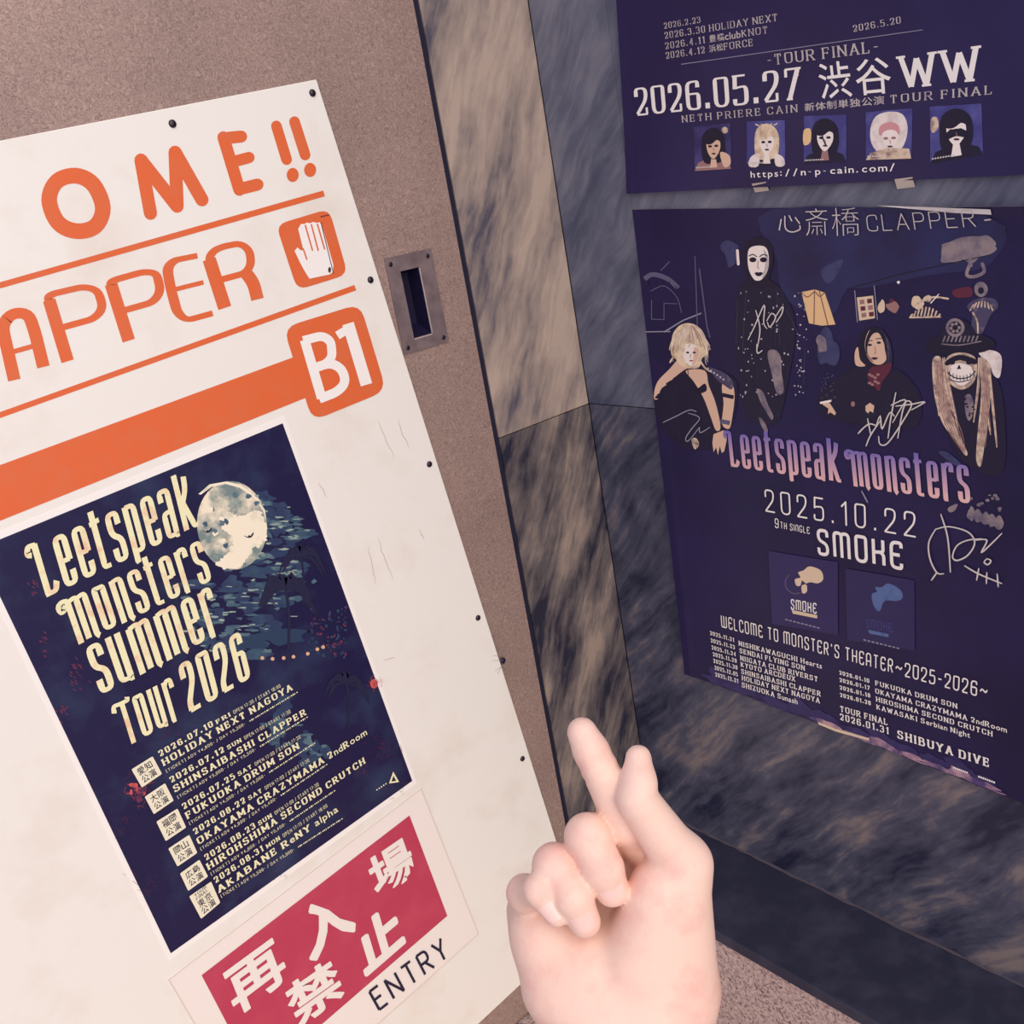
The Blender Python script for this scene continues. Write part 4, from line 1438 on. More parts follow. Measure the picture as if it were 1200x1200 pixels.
P.stroke(z8((72, 330), (72, 390), (110, 392), (110, 340), (150, 342)), 1.0, 'room_line', lift=.5)
P.done('painted_room', pl)
# glowing lamp
P = Print(flo, 3)
P.poly(z8((548, 305), (590, 296), (622, 306), (656, 408), (612, 412), (572, 404)), 'lamp_shade')
P.stroke(z8((590, 298), (588, 405)), 1.2, 'lamp_rib', lift=.5); P.stroke(z8((605, 300), (632, 408)), 1.2, 'lamp_rib', lift=.5)
P.stroke(z8((548, 306), (568, 320), (590, 304), (606, 318), (622, 306)), 1.2, 'lamp_rib', True, lift=.6)
P.done('printed_lamp', pl)
# shelf of curios
P = Print(flo, 3)
P.poly(z8((724, 322), (776, 316), (782, 388), (732, 396)), 'frame_print')
for r_ in range(3):
    for c_ in range(2):
        x, y = 733 + 24 * c_ + 3 * r_, 330 + 21 * r_ - 3 * c_
        P.poly(z8((x, y), (x + 15, y - 2), (x + 16, y + 12), (x + 1, y + 14)), 'maroon' if (r_ + c_) % 2 else 'skin_shade', lift=.5)
P.stroke(z8((718, 300), (726, 400)), 1.0, 'silverdim', lift=.5); P.stroke(z8((780, 285), (790, 392)), 1.0, 'silverdim', lift=.5)
P.done('printed_picture_frame', pl)
P = Print(flo, 3)
for x, y, w_, h_, m_ in ((792, 330, 22, 40, 'frame_print'), (820, 335, 44, 34, 'skin_shade'), (828, 326, 16, 12, 'maroon'), (896, 320, 40, 40, 'frame_print'), (935, 316, 30, 22, 'rope'), (852, 268, 10, 10, 'white_print')):
    cloud(P, *z8((x + w_ / 2, y + h_ / 2)), w_ * .5 * K8, h_ * .5 * K8, m_, rnd.uniform(0, .4), 9, .25)
P.stroke(z8((905, 350), (960, 322), (1015, 326)), 2.2, 'rope', True, lift=.6)
P.stroke(z8((960, 340), (985, 312)), 1.2, 'white_print', lift=.6)
P.poly(z8((1030, 300), (1085, 288), (1090, 318), (1040, 322)), 'maroon', True)
P.done('printed_shelf_items', pl)
P = Print(flo, 3)
for k in range(9):
    x = 895 + 11 * k
    P.stroke(z8((x, 384 - 3 * abs(k - 4) ** 0 + 2), (x + 6, 362 - 8 + 1.4 * (k - 4) ** 2)), 2.0, 'rope', lift=.5)
P.stroke(z8((893, 386), (990, 384)), 2.0, 'rope', lift=.5)
P.done('printed_ribs', pl)
P = Print(flo, 3)
cloud(P, *z8((1080, 165)), 30, 15, 'smoke_print', 0, 13, .22); cloud(P, *z8((1030, 180)), 16, 12, 'smoke_print', .2, 11, .25); cloud(P, *z8((1130, 150)), 14, 10, 'smoke_print', .3, 10, .2)
P.stroke(z8((1085, 215), (1075, 250), (1100, 255), (1130, 240), (1125, 215)), 4.0, 'smoke_print', True, lift=.4)
P.stroke(z8((1085, 190), (1088, 220)), 4.0, 'smoke_print', lift=.5)
P.done('printed_smoke', pl)
P = Print(flo, 3)
cloud(P, *z8((320, 160)), 10, 9, 'smoke_dim', .2, 9, .3); cloud(P, *z8((326, 195)), 7, 12, 'smoke_dim', .3, 9, .3)
P.stroke(z8((344, 172), (347, 215)), 3.2, 'face_white', lift=.8)
P.done('printed_smoke', pl)
P = Print(flo, 3)
cloud(P, *z8((630, 480)), 11, 22, 'smoke_dim', .1, 11, .3); cloud(P, *z8((612, 470)), 6, 10, 'smoke_print', .2, 9, .3); cloud(P, *z8((650, 510)), 7, 14, 'smoke_dim', .3, 9, .3)
P.done('printed_smoke', pl)
P = Print(flo, 3.4)
P.poly(z8((1075, 350), (1110, 325), (1160, 325), (1175, 350), (1150, 380), (1120, 440), (1085, 440), (1092, 380)), 'cloth_grey', True)
for k in range(7):
    P.stroke(z8((1085 + 12 * k, 352 + 1.2 * (k - 3) ** 2), (1096 + 9 * k, 335 + 1.2 * (k - 3) ** 2)), 1.7, 'rope', lift=.6)
P.stroke(z8((1095, 372), (1108, 400), (1110, 440)), 2.0, 'rope', True, lift=.6)
P.ell(z8((1120, 296)), 8, 9, 'smoke_print', .6); P.ell(z8((1120, 300)), 3.5, 4, 'hair_black', .9)
P.done('printed_bone_ornament', pl)

# blond person, seated, head on hand
P = Print(flo, 4)
P.poly(z8((85, 640), (130, 560), (190, 540), (250, 545), (300, 560), (345, 600), (330, 720), (300, 740), (280, 800), (170, 800), (100, 720)), 'cloth_black', True)
P.poly(z8((180, 555), (205, 590), (235, 640), (258, 700), (275, 745), (290, 735), (275, 660), (252, 600), (240, 555)), 'skin_print', True, .4)
P.poly(z8((82, 640), (92, 590), (130, 548), (160, 515), (188, 520), (196, 545), (176, 552), (140, 580), (112, 612), (98, 642)), 'skin_print', True, .5)
P.poly(z8((295, 600), (322, 585), (335, 630), (328, 700), (318, 740), (295, 725), (300, 660)), 'skin_print', True, .5)
P.poly(z8((268, 758), (300, 745), (310, 775), (302, 812), (294, 818), (288, 796), (282, 824), (276, 800), (268, 815), (264, 785)), 'skin_print', False, .6)
P.poly(z8((255, 545), (300, 560), (330, 590), (325, 615), (300, 600), (275, 580)), 'cloth_grey', True, .7)
P.poly(z8((134, 475), (140, 435), (165, 408), (200, 405), (230, 425), (246, 460), (252, 500), (232, 515), (225, 540), (205, 548), (165, 540), (150, 520), (135, 505)), 'blond', True, .8)
P.poly(z8((170, 480), (190, 468), (215, 478), (222, 505), (212, 532), (198, 540), (182, 530), (172, 508)), 'face_white', True, 1.1)
for a, b, c_ in (((185, 415), (160, 450), (164, 505)), ((192, 412), (205, 445), (188, 480)), ((205, 415), (235, 450), (238, 500)), ((172, 412), (142, 450), (128, 488)), ((215, 425), (240, 470), (256, 488)), ((190, 420), (178, 460), (172, 500)), ((225, 520), (240, 545), (262, 560)), ((150, 500), (135, 520), (130, 530))):
    P.stroke(z8(a, b, c_), 2.2, 'blond', True, lift=1.5, taper=.6)
for x in (186, 207):
    P.ell(z8((x, 497)), 2.0, 1.1, 'hair_black', 1.8, n=9)
P.stroke(z8((196, 503), (194, 513)), .8, 'skin_shade', lift=1.8); P.ell(z8((197, 523)), 2.3, .9, 'lips_red', 1.8, n=9)
P.stroke(z8((186, 548), (192, 600), (215, 610)), .8, 'hair_black', True, lift=1.2)
P.poly(z8((192, 598), (215, 612), (240, 596), (246, 618), (222, 628), (200, 618)), 'hair_black', True, 1.3)
P.stroke(z8((296, 632), (332, 640)), 4.5, 'hair_black', lift=1.0, cap='butt')
P.stroke(z8((290, 716), (320, 722)), 5, 'room_line', lift=1.0, cap='butt')
P.poly(z8((198, 775), (212, 770), (222, 790), (208, 806)), 'rope', True, .6)
for k in range(6):
    P.ell(z8((250 + 10 * k, 548 + 7 * k)), 1.3, 1.3, 'sparkle', 1.6, n=7)
for k in range(46):
    a = rnd.uniform(-1.9, 1.9)
    P.stroke(z8((193 + 12 * math.sin(a), 412), (193 + 48 * math.sin(a), 450), (193 + 60 * math.sin(a) + rnd.uniform(-8, 8), rnd.uniform(475, 540) if abs(math.sin(a)) > .55 else 462)), rnd.uniform(.5, 1.0), rnd.choice(('blond', 'skin_shade', 'fluff')), True, lift=1.9, taper=.7)
P.poly(z8((206, 482), (219, 486), (221, 506), (211, 530), (200, 538), (204, 515)), 'skin_print', True, 1.5)
for k in range(24):
    x, y = rnd.uniform(110, 300), rnd.uniform(600, 780)
    P.stroke(z8((x, y), (x + rnd.uniform(-12, 12), y + rnd.uniform(12, 34))), rnd.uniform(.4, .9), 'cloth_grey', lift=.2, taper=.8)
P.done('printed_figure', pl)

# standing person with white painted face
P = Print(flo, 4)
P.poly(z8((342, 310), (372, 268), (412, 262), (462, 275), (500, 320), (530, 420), (500, 620), (470, 720), (400, 720), (360, 660), (340, 480)), 'cloth_black', True)
P.poly(z8((362, 205), (366, 160), (385, 135), (412, 128), (440, 136), (458, 165), (458, 215), (446, 262), (462, 290), (370, 290), (376, 250)), 'hair_black', True, .4)
P.poly(z8((377, 195), (383, 165), (410, 156), (436, 163), (445, 195), (441, 235), (424, 262), (410, 268), (396, 262), (381, 232)), 'face_white', True, .9)
for x, s_ in ((394, 1), (428, -1)):
    P.ell(z8((x, 201)), 4.2, 3.0, 'hair_black', 1.4, n=12)
    P.stroke(z8((x - 12, 190 - s_ * 1), (x, 184), (x + 12, 190 + s_ * 1)), 1.2, 'hair_black', True, lift=1.4)
P.stroke(z8((411, 205), (409, 226), (414, 229)), .9, 'skin_shade', lift=1.4)
P.poly(z8((399, 243), (408, 240), (412, 242), (418, 240), (428, 243), (420, 252), (412, 254), (404, 251)), 'hair_black', False, 1.5)
P.poly(z8((440, 500), (462, 488), (482, 510), (485, 560), (492, 620), (470, 628), (455, 570)), 'smoke_print', True, .8)
P.poly(z8((405, 615), (425, 622), (440, 660), (458, 700), (452, 712), (438, 690), (420, 660)), 'smoke_print', True, .8)
P.poly(z8((412, 705), (425, 712), (440, 740), (436, 755), (420, 730)), 'smoke_print', True, .8)
for k in range(95):
    a = rnd.random()
    x = rnd.choice((rnd.gauss(372, 14), rnd.gauss(460, 24), rnd.gauss(545, 10)))
    y = rnd.uniform(300, 640)
    P.ell(z8((x, y)), rnd.uniform(.5, 1.3), rnd.uniform(.5, 1.5), 'sparkle', 1.0, n=6)
for a, b in (((345, 330), (340, 470)), ((372, 300), (360, 500)), ((470, 300), (480, 470)), ((500, 360), (535, 430)), ((560, 480), (555, 600))):
    P.stroke(z8(a, b), .8, 'room_line', lift=.9, taper=.7)
for k in range(40):
    x, y = rnd.uniform(355, 500), rnd.uniform(300, 690)
    P.stroke(z8((x, y), (x + rnd.uniform(-10, 10), y + rnd.uniform(14, 40))), rnd.uniform(.4, 1.0), 'cloth_grey', lift=.6, taper=.8)
P.poly(z8((428, 168), (444, 195), (440, 235), (424, 260), (432, 225), (434, 195)), 'grey_print', True, 1.2)
P.done('printed_figure', pl)

# dark-haired person leaning forward
P = Print(flo, 4)
P.poly(z8((600, 640), (660, 580), (720, 545), (830, 545), (890, 580), (930, 650), (900, 740), (700, 720), (620, 700)), 'cloth_black', True)
P.poly(z8((728, 470), (740, 435), (770, 416), (805, 424), (830, 460), (838, 510), (832, 550), (800, 560), (760, 545), (735, 540), (724, 510)), 'hair_black', True, .4)
P.poly(z8((750, 470), (762, 430), (784, 422), (806, 440), (814, 490), (818, 520), (800, 536), (776, 532), (758, 510)), 'skin_print', True, .8)
P.poly(z8((752, 465), (768, 424), (790, 418), (812, 440), (822, 490), (812, 470), (795, 436), (774, 440), (760, 470), (756, 505)), 'hair_black', True, 1.2)
for x, y in ((766, 473), (795, 466)):
    P.ell(z8((x, y)), 2.6, 1.4, 'hair_black', 1.4, n=10)
    P.stroke(z8((x - 9, y - 12), (x + 8, y - 14)), .9, 'hair_black', lift=1.4)
P.stroke(z8((782, 478), (785, 498), (780, 501)), .9, 'skin_shade', lift=1.4)
P.poly(z8((770, 516), (780, 512), (792, 515), (782, 521)), 'lips', True, 1.5)
P.poly(z8((718, 500), (728, 480), (735, 520), (752, 540), (722, 538)), 'skin_print', True, 1.0)
P.poly(z8((770, 545), (800, 540), (834, 530), (828, 560), (806, 590), (795, 620), (775, 600), (758, 578)), 'maroon', True, .9)
for k in range(8):
    P.ell(z8((765 + 9 * (k % 4), 568 + 22 * (k // 4) + 5 * (k % 3))), 2.2, 1.6, 'skin_shade', 1.3, n=8)
P.poly(z8((752, 668), (766, 658), (780, 668), (776, 690), (766, 684), (760, 692), (752, 684)), 'skin_print', False, 1.0)
P.poly(z8((612, 655), (632, 652), (640, 662), (658, 690), (654, 698), (640, 688), (632, 694), (634, 676), (616, 664)), 'skin_print', False, 1.0)
P.stroke(z8((610, 658), (640, 652)), 2.6, 'white_print', lift=1.2)
P.ell(z8((712, 662)), 2.5, 3.2, 'skin_shade', 1.0, n=8)
for k in range(26):
    P.ell(z8((rnd.uniform(610, 660), rnd.uniform(560, 650))), .7, .7, 'room_line', .8, n=6)
for k in range(36):
    x, y = rnd.uniform(640, 900), rnd.uniform(580, 720)
    P.stroke(z8((x, y), (x + rnd.uniform(-24, 24), y + rnd.uniform(10, 30))), rnd.uniform(.4, .9), 'cloth_grey', lift=.3, taper=.8)
P.poly(z8((756, 480), (762, 505), (778, 528), (766, 522), (754, 500)), 'skin_shade', True, 1.0)
for k in range(22):
    x = rnd.uniform(736, 830)
    P.stroke(z8((783 + (x - 783) * .3, 420), (x, 470), (x + rnd.uniform(-6, 6), rnd.uniform(520, 556))) if not 752 < x < 818 else z8((800, 420), (822, 460), (832, 520)), rnd.uniform(.3, .6), 'room_line', True, lift=.5, taper=.8)
P.done('printed_figure', pl)

# hatted person with striped face paint and long locks
P = Print(flo, 4)
P.poly(z8((985, 560), (1060, 540), (1150, 560), (1190, 650), (1190, 880), (1080, 860), (1010, 760), (985, 660)), 'cloth_black', True)
P.poly(z8((966, 520), (990, 512), (1002, 560), (1006, 610), (1022, 680), (1050, 760), (1076, 818), (1066, 824), (1040, 780), (1000, 730), (976, 660), (966, 590)), 'rope', True, .5)
P.poly(z8((1112, 520), (1140, 512), (1152, 560), (1150, 640), (1140, 730), (1130, 800), (1118, 862), (1104, 840), (1108, 760), (1118, 660), (1120, 580)), 'rope', True, .5)
for k in range(7):
    P.stroke(z8((972 + 4 * k, 525), (984 + 4 * k, 640), (1012 + 7 * k, 740), (1058 + 2 * k, 812)), .9, 'skin_shade', True, lift=.9, taper=.5)
for x0_, x1_, y1_ in ((990, 1000, 700), (998, 1030, 690), (1112, 1096, 720), (1120, 1150, 760), (1140, 1170, 800), (975, 985, 700), (1004, 1046, 740)):
    P.stroke(z8((x0_, 515), ((x0_ * 2 + x1_) / 3 + rnd.uniform(-6, 6), 600), (x1_, y1_)), 3.0, 'rope', True, lift=.7, taper=.6)
    P.stroke(z8((x0_ + 4, 520), ((x0_ * 2 + x1_) / 3 + 5, 610), (x1_ + 2, y1_ - 10)), .8, 'skin_shade', True, lift=.95, taper=.6)
for k in range(6):
    P.stroke(z8((1118 + 5 * k, 520), (1126 + 4 * k, 640), (1114 + 4 * k, 800)), .9, 'skin_shade', True, lift=.9, taper=.5)
P.poly(z8((1008, 540), (1015, 510), (1050, 498), (1092, 506), (1106, 530), (1104, 575), (1084, 606), (1054, 616), (1024, 600), (1010, 575)), 'rope', True, .6)
P.poly(z8((1020, 545), (1050, 532), (1090, 545), (1094, 572), (1070, 600), (1046, 600), (1022, 575)), 'face_white', True, 1.0)
P.poly(z8((1008, 525), (1050, 505), (1104, 520), (1100, 536), (1052, 522), (1012, 540)), 'hair_black', True, 1.3)
for x in (1028, 1082):
    P.ell(z8((x, 530)), 3.6, 2.4, 'hair_black', 1.4, n=12)
P.poly(z8((1050, 536), (1057, 550), (1043, 551)), 'hair_black', False, 1.5)
P.stroke(z8((1014, 562), (1034, 577), (1058, 581), (1084, 575), (1102, 558)), 1.3, 'hair_black', True, lift=1.5)
P.stroke(z8((1022, 585), (1052, 592), (1086, 584)), 1.0, 'hair_black', True, lift=1.5)
for k in range(8):
    x = 1020 + 11 * k
    y = 580 - .010 * (x - 1058) ** 2
    P.stroke(z8((x, y - 8), (x + 1, y + 8)), .8, 'hair_black', lift=1.9)
for s_ in (-1, 1):
    P.stroke(z8((1058 + s_ * 34, 548), (1058 + s_ * 40, 562)), .8, 'skin_shade', lift=1.5)
P.poly(z8((945, 478), (965, 455), (1000, 440), (1052, 432), (1110, 438), (1150, 452), (1166, 472), (1140, 492), (1100, 500), (1052, 497), (1005, 505), (965, 502)), 'hair_black', True, 2.0)
P.poly(z8((990, 455), (996, 420), (1015, 398), (1040, 390), (1072, 396), (1095, 420), (1104, 452), (1050, 468)), 'cloth_black', True, 2.3)
for k in range(9):
    P.stroke(z8((1000 + 13 * k, 462 - .006 * (k - 4) ** 2), (1006 + 13 * k, 446)), 1.8, 'smoke_print', lift=2.6)
P.stroke(z8((995, 470), (1050, 474), (1120, 462)), 1.3, 'smoke_print', True, lift=2.6)
P.ell(z8((1038, 418)), 11, 11, 'smoke_print', 2.6); P.ell(z8((1038, 418)), 7.5, 7.5, 'hair_black', 2.8)
for a in range(6):
    P.ell(z8((1038 + 13 * math.cos(a), 418 + 13 * math.sin(a))), 2.0, 2.0, 'smoke_print', 3.0, n=8)
P.poly(z8((1112, 500), (1150, 490), (1185, 510), (1180, 575), (1160, 570), (1145, 530)), 'fluff', True, .8)
P.poly(z8((1068, 640), (1085, 632), (1096, 660), (1092, 700), (1080, 716), (1070, 690)), 'smoke_print', True, .8)
for k in range(10):
    P.ell(z8((rnd.uniform(1068, 1098), rnd.uniform(640, 710))), 1.3, 1.3, 'hair_black', 1.3, n=7)
P.poly(z8((985, 818), (1010, 815), (1040, 838), (1060, 860), (1030, 855)), 'smoke_dim', True, .9)
P.done('printed_figure', pl)
# ringed hand low at the edge
P = Print(flo, 4)
for k in range(5):
    x, y = z9((1070 + 26 * k, 385 + 8 * k))
    cloud(P, x, y, 5, 8, 'smoke_print', .2 * k, 9, .15)
for k in range(12):
    P.ell(z9((rnd.uniform(1050, 1180), rnd.uniform(310, 370))), rnd.uniform(1.2, 3), rnd.uniform(1, 2.5), 'smoke_print', 1.2, n=8)
P.poly(z9((985, 362), (1020, 346), (1010, 372), (990, 378)), 'smoke_print', True, .5)
P.done('printed_ringed_hand', pl)

P = Print(flo, 7)
P.poly(z8((800, 24), (960, 28), (1165, 36), (1165, 54), (1050, 48), (930, 36)), 'paperback')
P.done('bare_paper_margin', pl)
# handwriting in silver pen
P = Print(flo, 9)
P.stroke(z8((486, 72), (480, 105)), 1.5, 'silver'); P.stroke(z8((498, 62), (500, 100), (520, 112), (545, 104), (546, 92)), 1.5, 'silver', True); P.stroke(z8((512, 60), (520, 76)), 1.5, 'silver'); P.stroke(z8((532, 66), (545, 84)), 1.5, 'silver')
P.glyph('斎', z8((566, 124)), z8((638, 122)), z8((564, 38)), 'silver', -.016)
P.glyph('橋', z8((650, 124)), z8((738, 122)), z8((650, 34)), 'silver', -.016)
P.done('handwriting', pl)
P = Print(flo, 9); P.text('CLAPPER', 'pen', z8((764, 110)), z8((1112, 94)), z8((762, 56)), 'silver', gap=.26); P.stroke(z8((1142, 72), (1160, 70)), 1.6, 'silver'); P.done('handwriting', pl)


def sig(strokes, zf, w, m_='silver'):
    P = Print(flo, 10)
    for s_ in strokes:
        P.stroke(zf(*s_), w, m_, smooth=True, taper=.3)
    P.done('signature', pl)


sig([[(735, 748), (765, 725), (790, 732)], [(760, 708), (770, 760)], [(755, 795), (770, 760), (800, 715)], [(785, 738), (800, 700), (806, 740), (830, 690), (845, 700)],
     [(850, 625), (835, 700), (825, 770)], [(795, 765), (800, 790), (825, 785), (870, 720), (900, 665), (880, 655), (840, 720)], [(835, 665), (880, 648), (870, 690), (856, 770)], [(850, 668), (900, 662), (942, 655), (900, 680)], [(745, 740), (730, 755)]], z8, 1.7)
sig([[(405, 362), (418, 420), (410, 480)], [(380, 455), (400, 415), (432, 345), (430, 400), (440, 420)], [(408, 470), (410, 498), (425, 490)], [(440, 395), (455, 372), (468, 385), (450, 415), (442, 400)], [(466, 385), (490, 350), (488, 372), (470, 400)]], z8, 1.5)
sig([[(112, 718), (150, 700), (192, 680), (215, 685)], [(190, 690), (225, 705), (200, 740), (182, 768), (190, 778), (225, 735)], [(225, 735), (228, 752), (258, 735)]], z8, 1.2, 'silverdim')
sig([[(960, 385), (985, 470), (995, 598)], [(940, 440), (915, 490), (920, 550), (945, 600), (970, 604)], [(925, 628), (945, 600)], [(940, 440), (990, 430), (1060, 450), (1085, 490), (1060, 535), (1020, 555), (1003, 540), (1020, 500), (1060, 480), (1110, 475)],
     [(1085, 480), (1130, 480), (1110, 525), (1150, 490), (1185, 455)], [(1130, 548), (1145, 556), (1134, 570), (1120, 562), (1130, 548)], [(1048, 575), (1100, 605), (1185, 640)], [(1100, 585), (1092, 628)], [(1130, 600), (1128, 640)], [(1168, 605), (1172, 652)]], z9, 1.9)
sig([[(668, 298), (690, 340)]], z9, 1.6, 'silverdim')

# logo, date and title
P = Print(flo, 6); P.text('Leetspeak', 'logo', z9((180, 210)), z9((598, 272)), z9((166, 75)), 'logo_fade'); P.done('logo_lettering', pl)
P = Print(flo, 6); P.text('monsters', 'logo', z9((632, 282)), z9((1076, 352)), z9((618, 142)), 'logo_fade', swash=True); P.done('logo_lettering', pl)


def ltext(name, s, sty, zf, a, b, h, m_='white_print', **k):
    P = Print(flo, 6)
    P.text(s, sty, zf(a), zf(b), zf((a[0] - h * .06, a[1] - h)), m_, **k)
    P.done(name, pl)


ltext('lettering', '2025.10.22', 'thindeco', z9, (312, 374), (866, 472), 84)
P = Print(flo, 6)
P.text('9', 'deco', z9((347, 434)), z9((361, 437)), z9((346, 398)), 'white_print')
P.text('TH SINGLE', 'deco', z9((367, 437)), z9((475, 458)), z9((366, 411)), 'white_print')
P.done('lettering', pl)
ltext('lettering', 'SMOKE', 'decobold', z9, (505, 535), (820, 594), 100)
P = Print(flo, 5)
P.poly(z9((322, 520), (578, 562), (578, 832), (335, 790)), 'cover_navy')
P.poly(z9((425, 648), (420, 625), (440, 618), (432, 600), (452, 592), (470, 578), (495, 582), (518, 596), (524, 625), (505, 640), (478, 636), (460, 640), (446, 630), (440, 648)), 'frame_print', True, .5)
P.poly(z9((446, 648), (462, 645), (464, 670), (450, 678), (444, 664)), 'frame_print', True, .5)
P.stroke(z9((398, 610), (385, 630), (390, 660), (415, 678), (440, 675)), 1.2, 'room_line', True, lift=.4)
P.text('SMOKE', 'decobold', z9((405, 737)), z9((500, 754)), z9((404, 697)), 'white_print', lift=.8)
P.poly(z9((408, 738), (502, 758), (502, 770), (412, 752)), 'frame_print', lift=.8)
for k in range(9):
    P.stroke(z9((384 + 14.5 * k, 773 + 3.8 * k), (394 + 14.5 * k, 775.5 + 3.8 * k)), 1.4, 'silverdim', lift=.8, cap='butt')
P.done('record_cover', pl)
P = Print(flo, 5)
P.poly(z9((605, 585), (860, 630), (862, 890), (612, 850)), 'cover_dim')
P.poly(z9((706, 712), (704, 680), (722, 672), (716, 655), (740, 655), (758, 642), (784, 648), (812, 670), (816, 695), (796, 706), (765, 704), (745, 712), (735, 740), (722, 742)), 'cover_blue', True, .5)
P.text('SMOKE', 'decobold', z9((682, 806)), z9((780, 824)), z9((680, 770)), 'cover_word', lift=.6)
P.poly(z9((690, 812), (765, 828), (765, 840), (694, 826)), 'cover_blue', lift=.8)
for k in range(9):
    P.stroke(z9((672 + 15.3 * k, 849 + 3.8 * k), (682 + 15.3 * k, 851.5 + 3.8 * k)), 1.4, 'silverdim', lift=.8, cap='butt')
P.done('record_cover', pl)
ltext('lettering', "WELCOME TO MONSTER'S THEATER~2025-2026~", 'deco', z10, (118, 138), (1100, 406), 46)
LIST = [('2025.11.21', 'NISHIKAWAGUCHI Hearts', (77, 166), (165, 193), (182, 206), (486, 292)), ('2025.11.23', 'SENDAI FLYING SON', (80, 193), (168, 220), (185, 233), (425, 300)),
        ('2025.11.24', 'NIIGATA CLUB RIVERST', (83, 219), (172, 246), (188, 260), (473, 341)), ('2025.11.29', 'KYOTO ARCDEUX', (88, 244), (175, 270), (190, 284), (390, 340)),
        ('2025.11.30', 'SHINSAIBASHI CLAPPER', (90, 268), (178, 295), (192, 309), (484, 395)), ('2025.12.05', 'HOLIDAY NEXT NAGOYA', (95, 293), (180, 320), (195, 333), (481, 420)),
        ('2025.12.21', 'SHIZUOKA Sunash', (98, 318), (182, 344), (195, 358), (398, 422)),
        ('2026.01.10', 'FUKUOKA DRUM SON', (552, 314), (663, 346), (685, 354), (988, 441)), ('2026.01.17', 'OKAYAMA CRAZYMAMA 2ndRoom', (553, 341), (665, 372), (685, 383), (1170, 528)),
        ('2026.01.18', 'HIROSHIMA SECOND CRUTCH', (554, 369), (667, 400), (688, 413), (1119, 543)), ('2026.01.28', 'KAWASAKI Serbian Night', (555, 396), (669, 428), (690, 442), (1034, 547))]
for d_, v_, a, b, a2, b2 in LIST:
    P = Print(flo, 6)
    P.text(d_, 'fat', z10(a), z10(b), z10((a[0] - 1, a[1] - 15)), 'white_print')
    P.text(v_, 'slab', z10(a2), z10(b2), z10((a2[0] - 1, a2[1] - 18)), 'white_print')
    P.done('tour_date_lettering', pl)
ltext('lettering', 'TOUR FINAL', 'slab', z10, (556, 450), (732, 502), 22)
ltext('lettering', '2026.01.31', 'slab', z10, (556, 480), (736, 534), 24)
ltext('lettering', 'SHIBUYA DIVE', 'fat', z10, (768, 548), (1110, 656), 30)
# drifting smoke along the foot of the picture
P = Print(flo, 3)
e0, e1 = np.array(z10((95, 352))), np.array(z10((1150, 752)))
for k in range(40):
    t = (k + .5) / 40
    p_ = e0 + (e1 - e0) * t
    hgt = 9 + 6 * math.sin(k * 1.7) + 4 * math.sin(k * .6)
    dn = np.array([.37, .93])
    for j, m_ in ((1.0, 'glow_smoke_dim'), (.45, 'glow_smoke')):
        if m_ == 'glow_smoke' and (t < .38):
            continue
        c_ = p_ - dn * hgt * j * .9
        w_ = (e1 - e0) / np.linalg.norm(e1 - e0)
        pts = []
        for a in range(9):
            an = 2 * math.pi * a / 9
            ex_ = c_ + w_ * 14 * math.cos(an) * (1 + rnd.uniform(-.35, .35)) + dn * hgt * j * .62 * math.sin(an) * (1 + rnd.uniform(-.4, .4) * (math.sin(an) < 0))
            pts.append(ex_)
        P.poly(pts, m_, True, rnd.uniform(0, .8) + (1 if j < 1 else 0), 3)
P.poly(z10((476, 487), (540, 512), (665, 548), (664, 556), (540, 522), (478, 496)), 'frame_print', lift=2.4)
for k in range(8):
    P.stroke(z10((975 + 7 * k, 655 + 2.6 * k), (980 + 7 * k, 657 + 2.6 * k)), 2.0, 'white_print', lift=2.6, cap='butt')
    P.stroke(z10((1068 + 8 * k, 688 + 3 * k), (1074 + 8 * k, 690 + 3 * k)), 2.0, 'white_print', lift=2.6, cap='butt')
P.done('printed_smoke_band', pl)

# ------------------------------------------------------------------ hand held up in front of the camera
DH = .40


def H(zx, zy, dd=0.0):
    """joint in lens space (metres); zx, zy from a close study of the photograph, dd = deeper by mm"""
    px, py = 540 + .3 * zx, 800 + .3 * zy
    z = DH + dd / 1000
    return np.array([(px - 600) / FPX * z, (py - 600) / FPX * z, z])


def cone(P, a, b, ra, rb):
    ab = b - a
    t = np.clip(((P - a) @ ab) / (ab @ ab), 0, 1)
    return np.linalg.norm(P - a - t[:, None] * ab, axis=1) - (ra + (rb - ra) * t) / 1000


def smin(a, b, k):
    k = k / 1000
    h_ = np.clip(.5 + .5 * (b - a) / k, 0, 1)
    return b + (a - b) * h_ - k * h_ * (1 - h_)


# joints
ix_ = dict(mcp=H(765, 700, 26), pip=H(640, 545, 4), dip=H(550, 350, 0), tip=H(474, 195, 2))
mid_ = dict(mcp=H(590, 690, 34), pip=H(495, 602, -2), dip=H(552, 722, -6), tip=H(590, 806, -3))
rin_ = dict(mcp=H(430, 780, 36), pip=H(366, 714, 0), dip=H(436, 832, -7), tip=H(484, 932, -4))
pin_ = dict(mcp=H(290, 890, 34), pip=H(250, 822, 10), dip=H(308, 808, -5), tip=H(374, 902, -6))
th_ = dict(cmc=H(800, 1060, 8), mcp=H(864, 708, 0), ip=H(688, 455, -9), tip=H(694, 294, -5))


def ring(P, c, ax, w_, depth, r_):
    """shallow skin crease round a finger"""
    ax = ax / np.linalg.norm(ax)
    q = P - c
    u = (q @ ax) * 1000 / w_
    return depth / 1000 * np.exp(-u * u) * (np.linalg.norm(q, axis=1) < r_ / 1000)


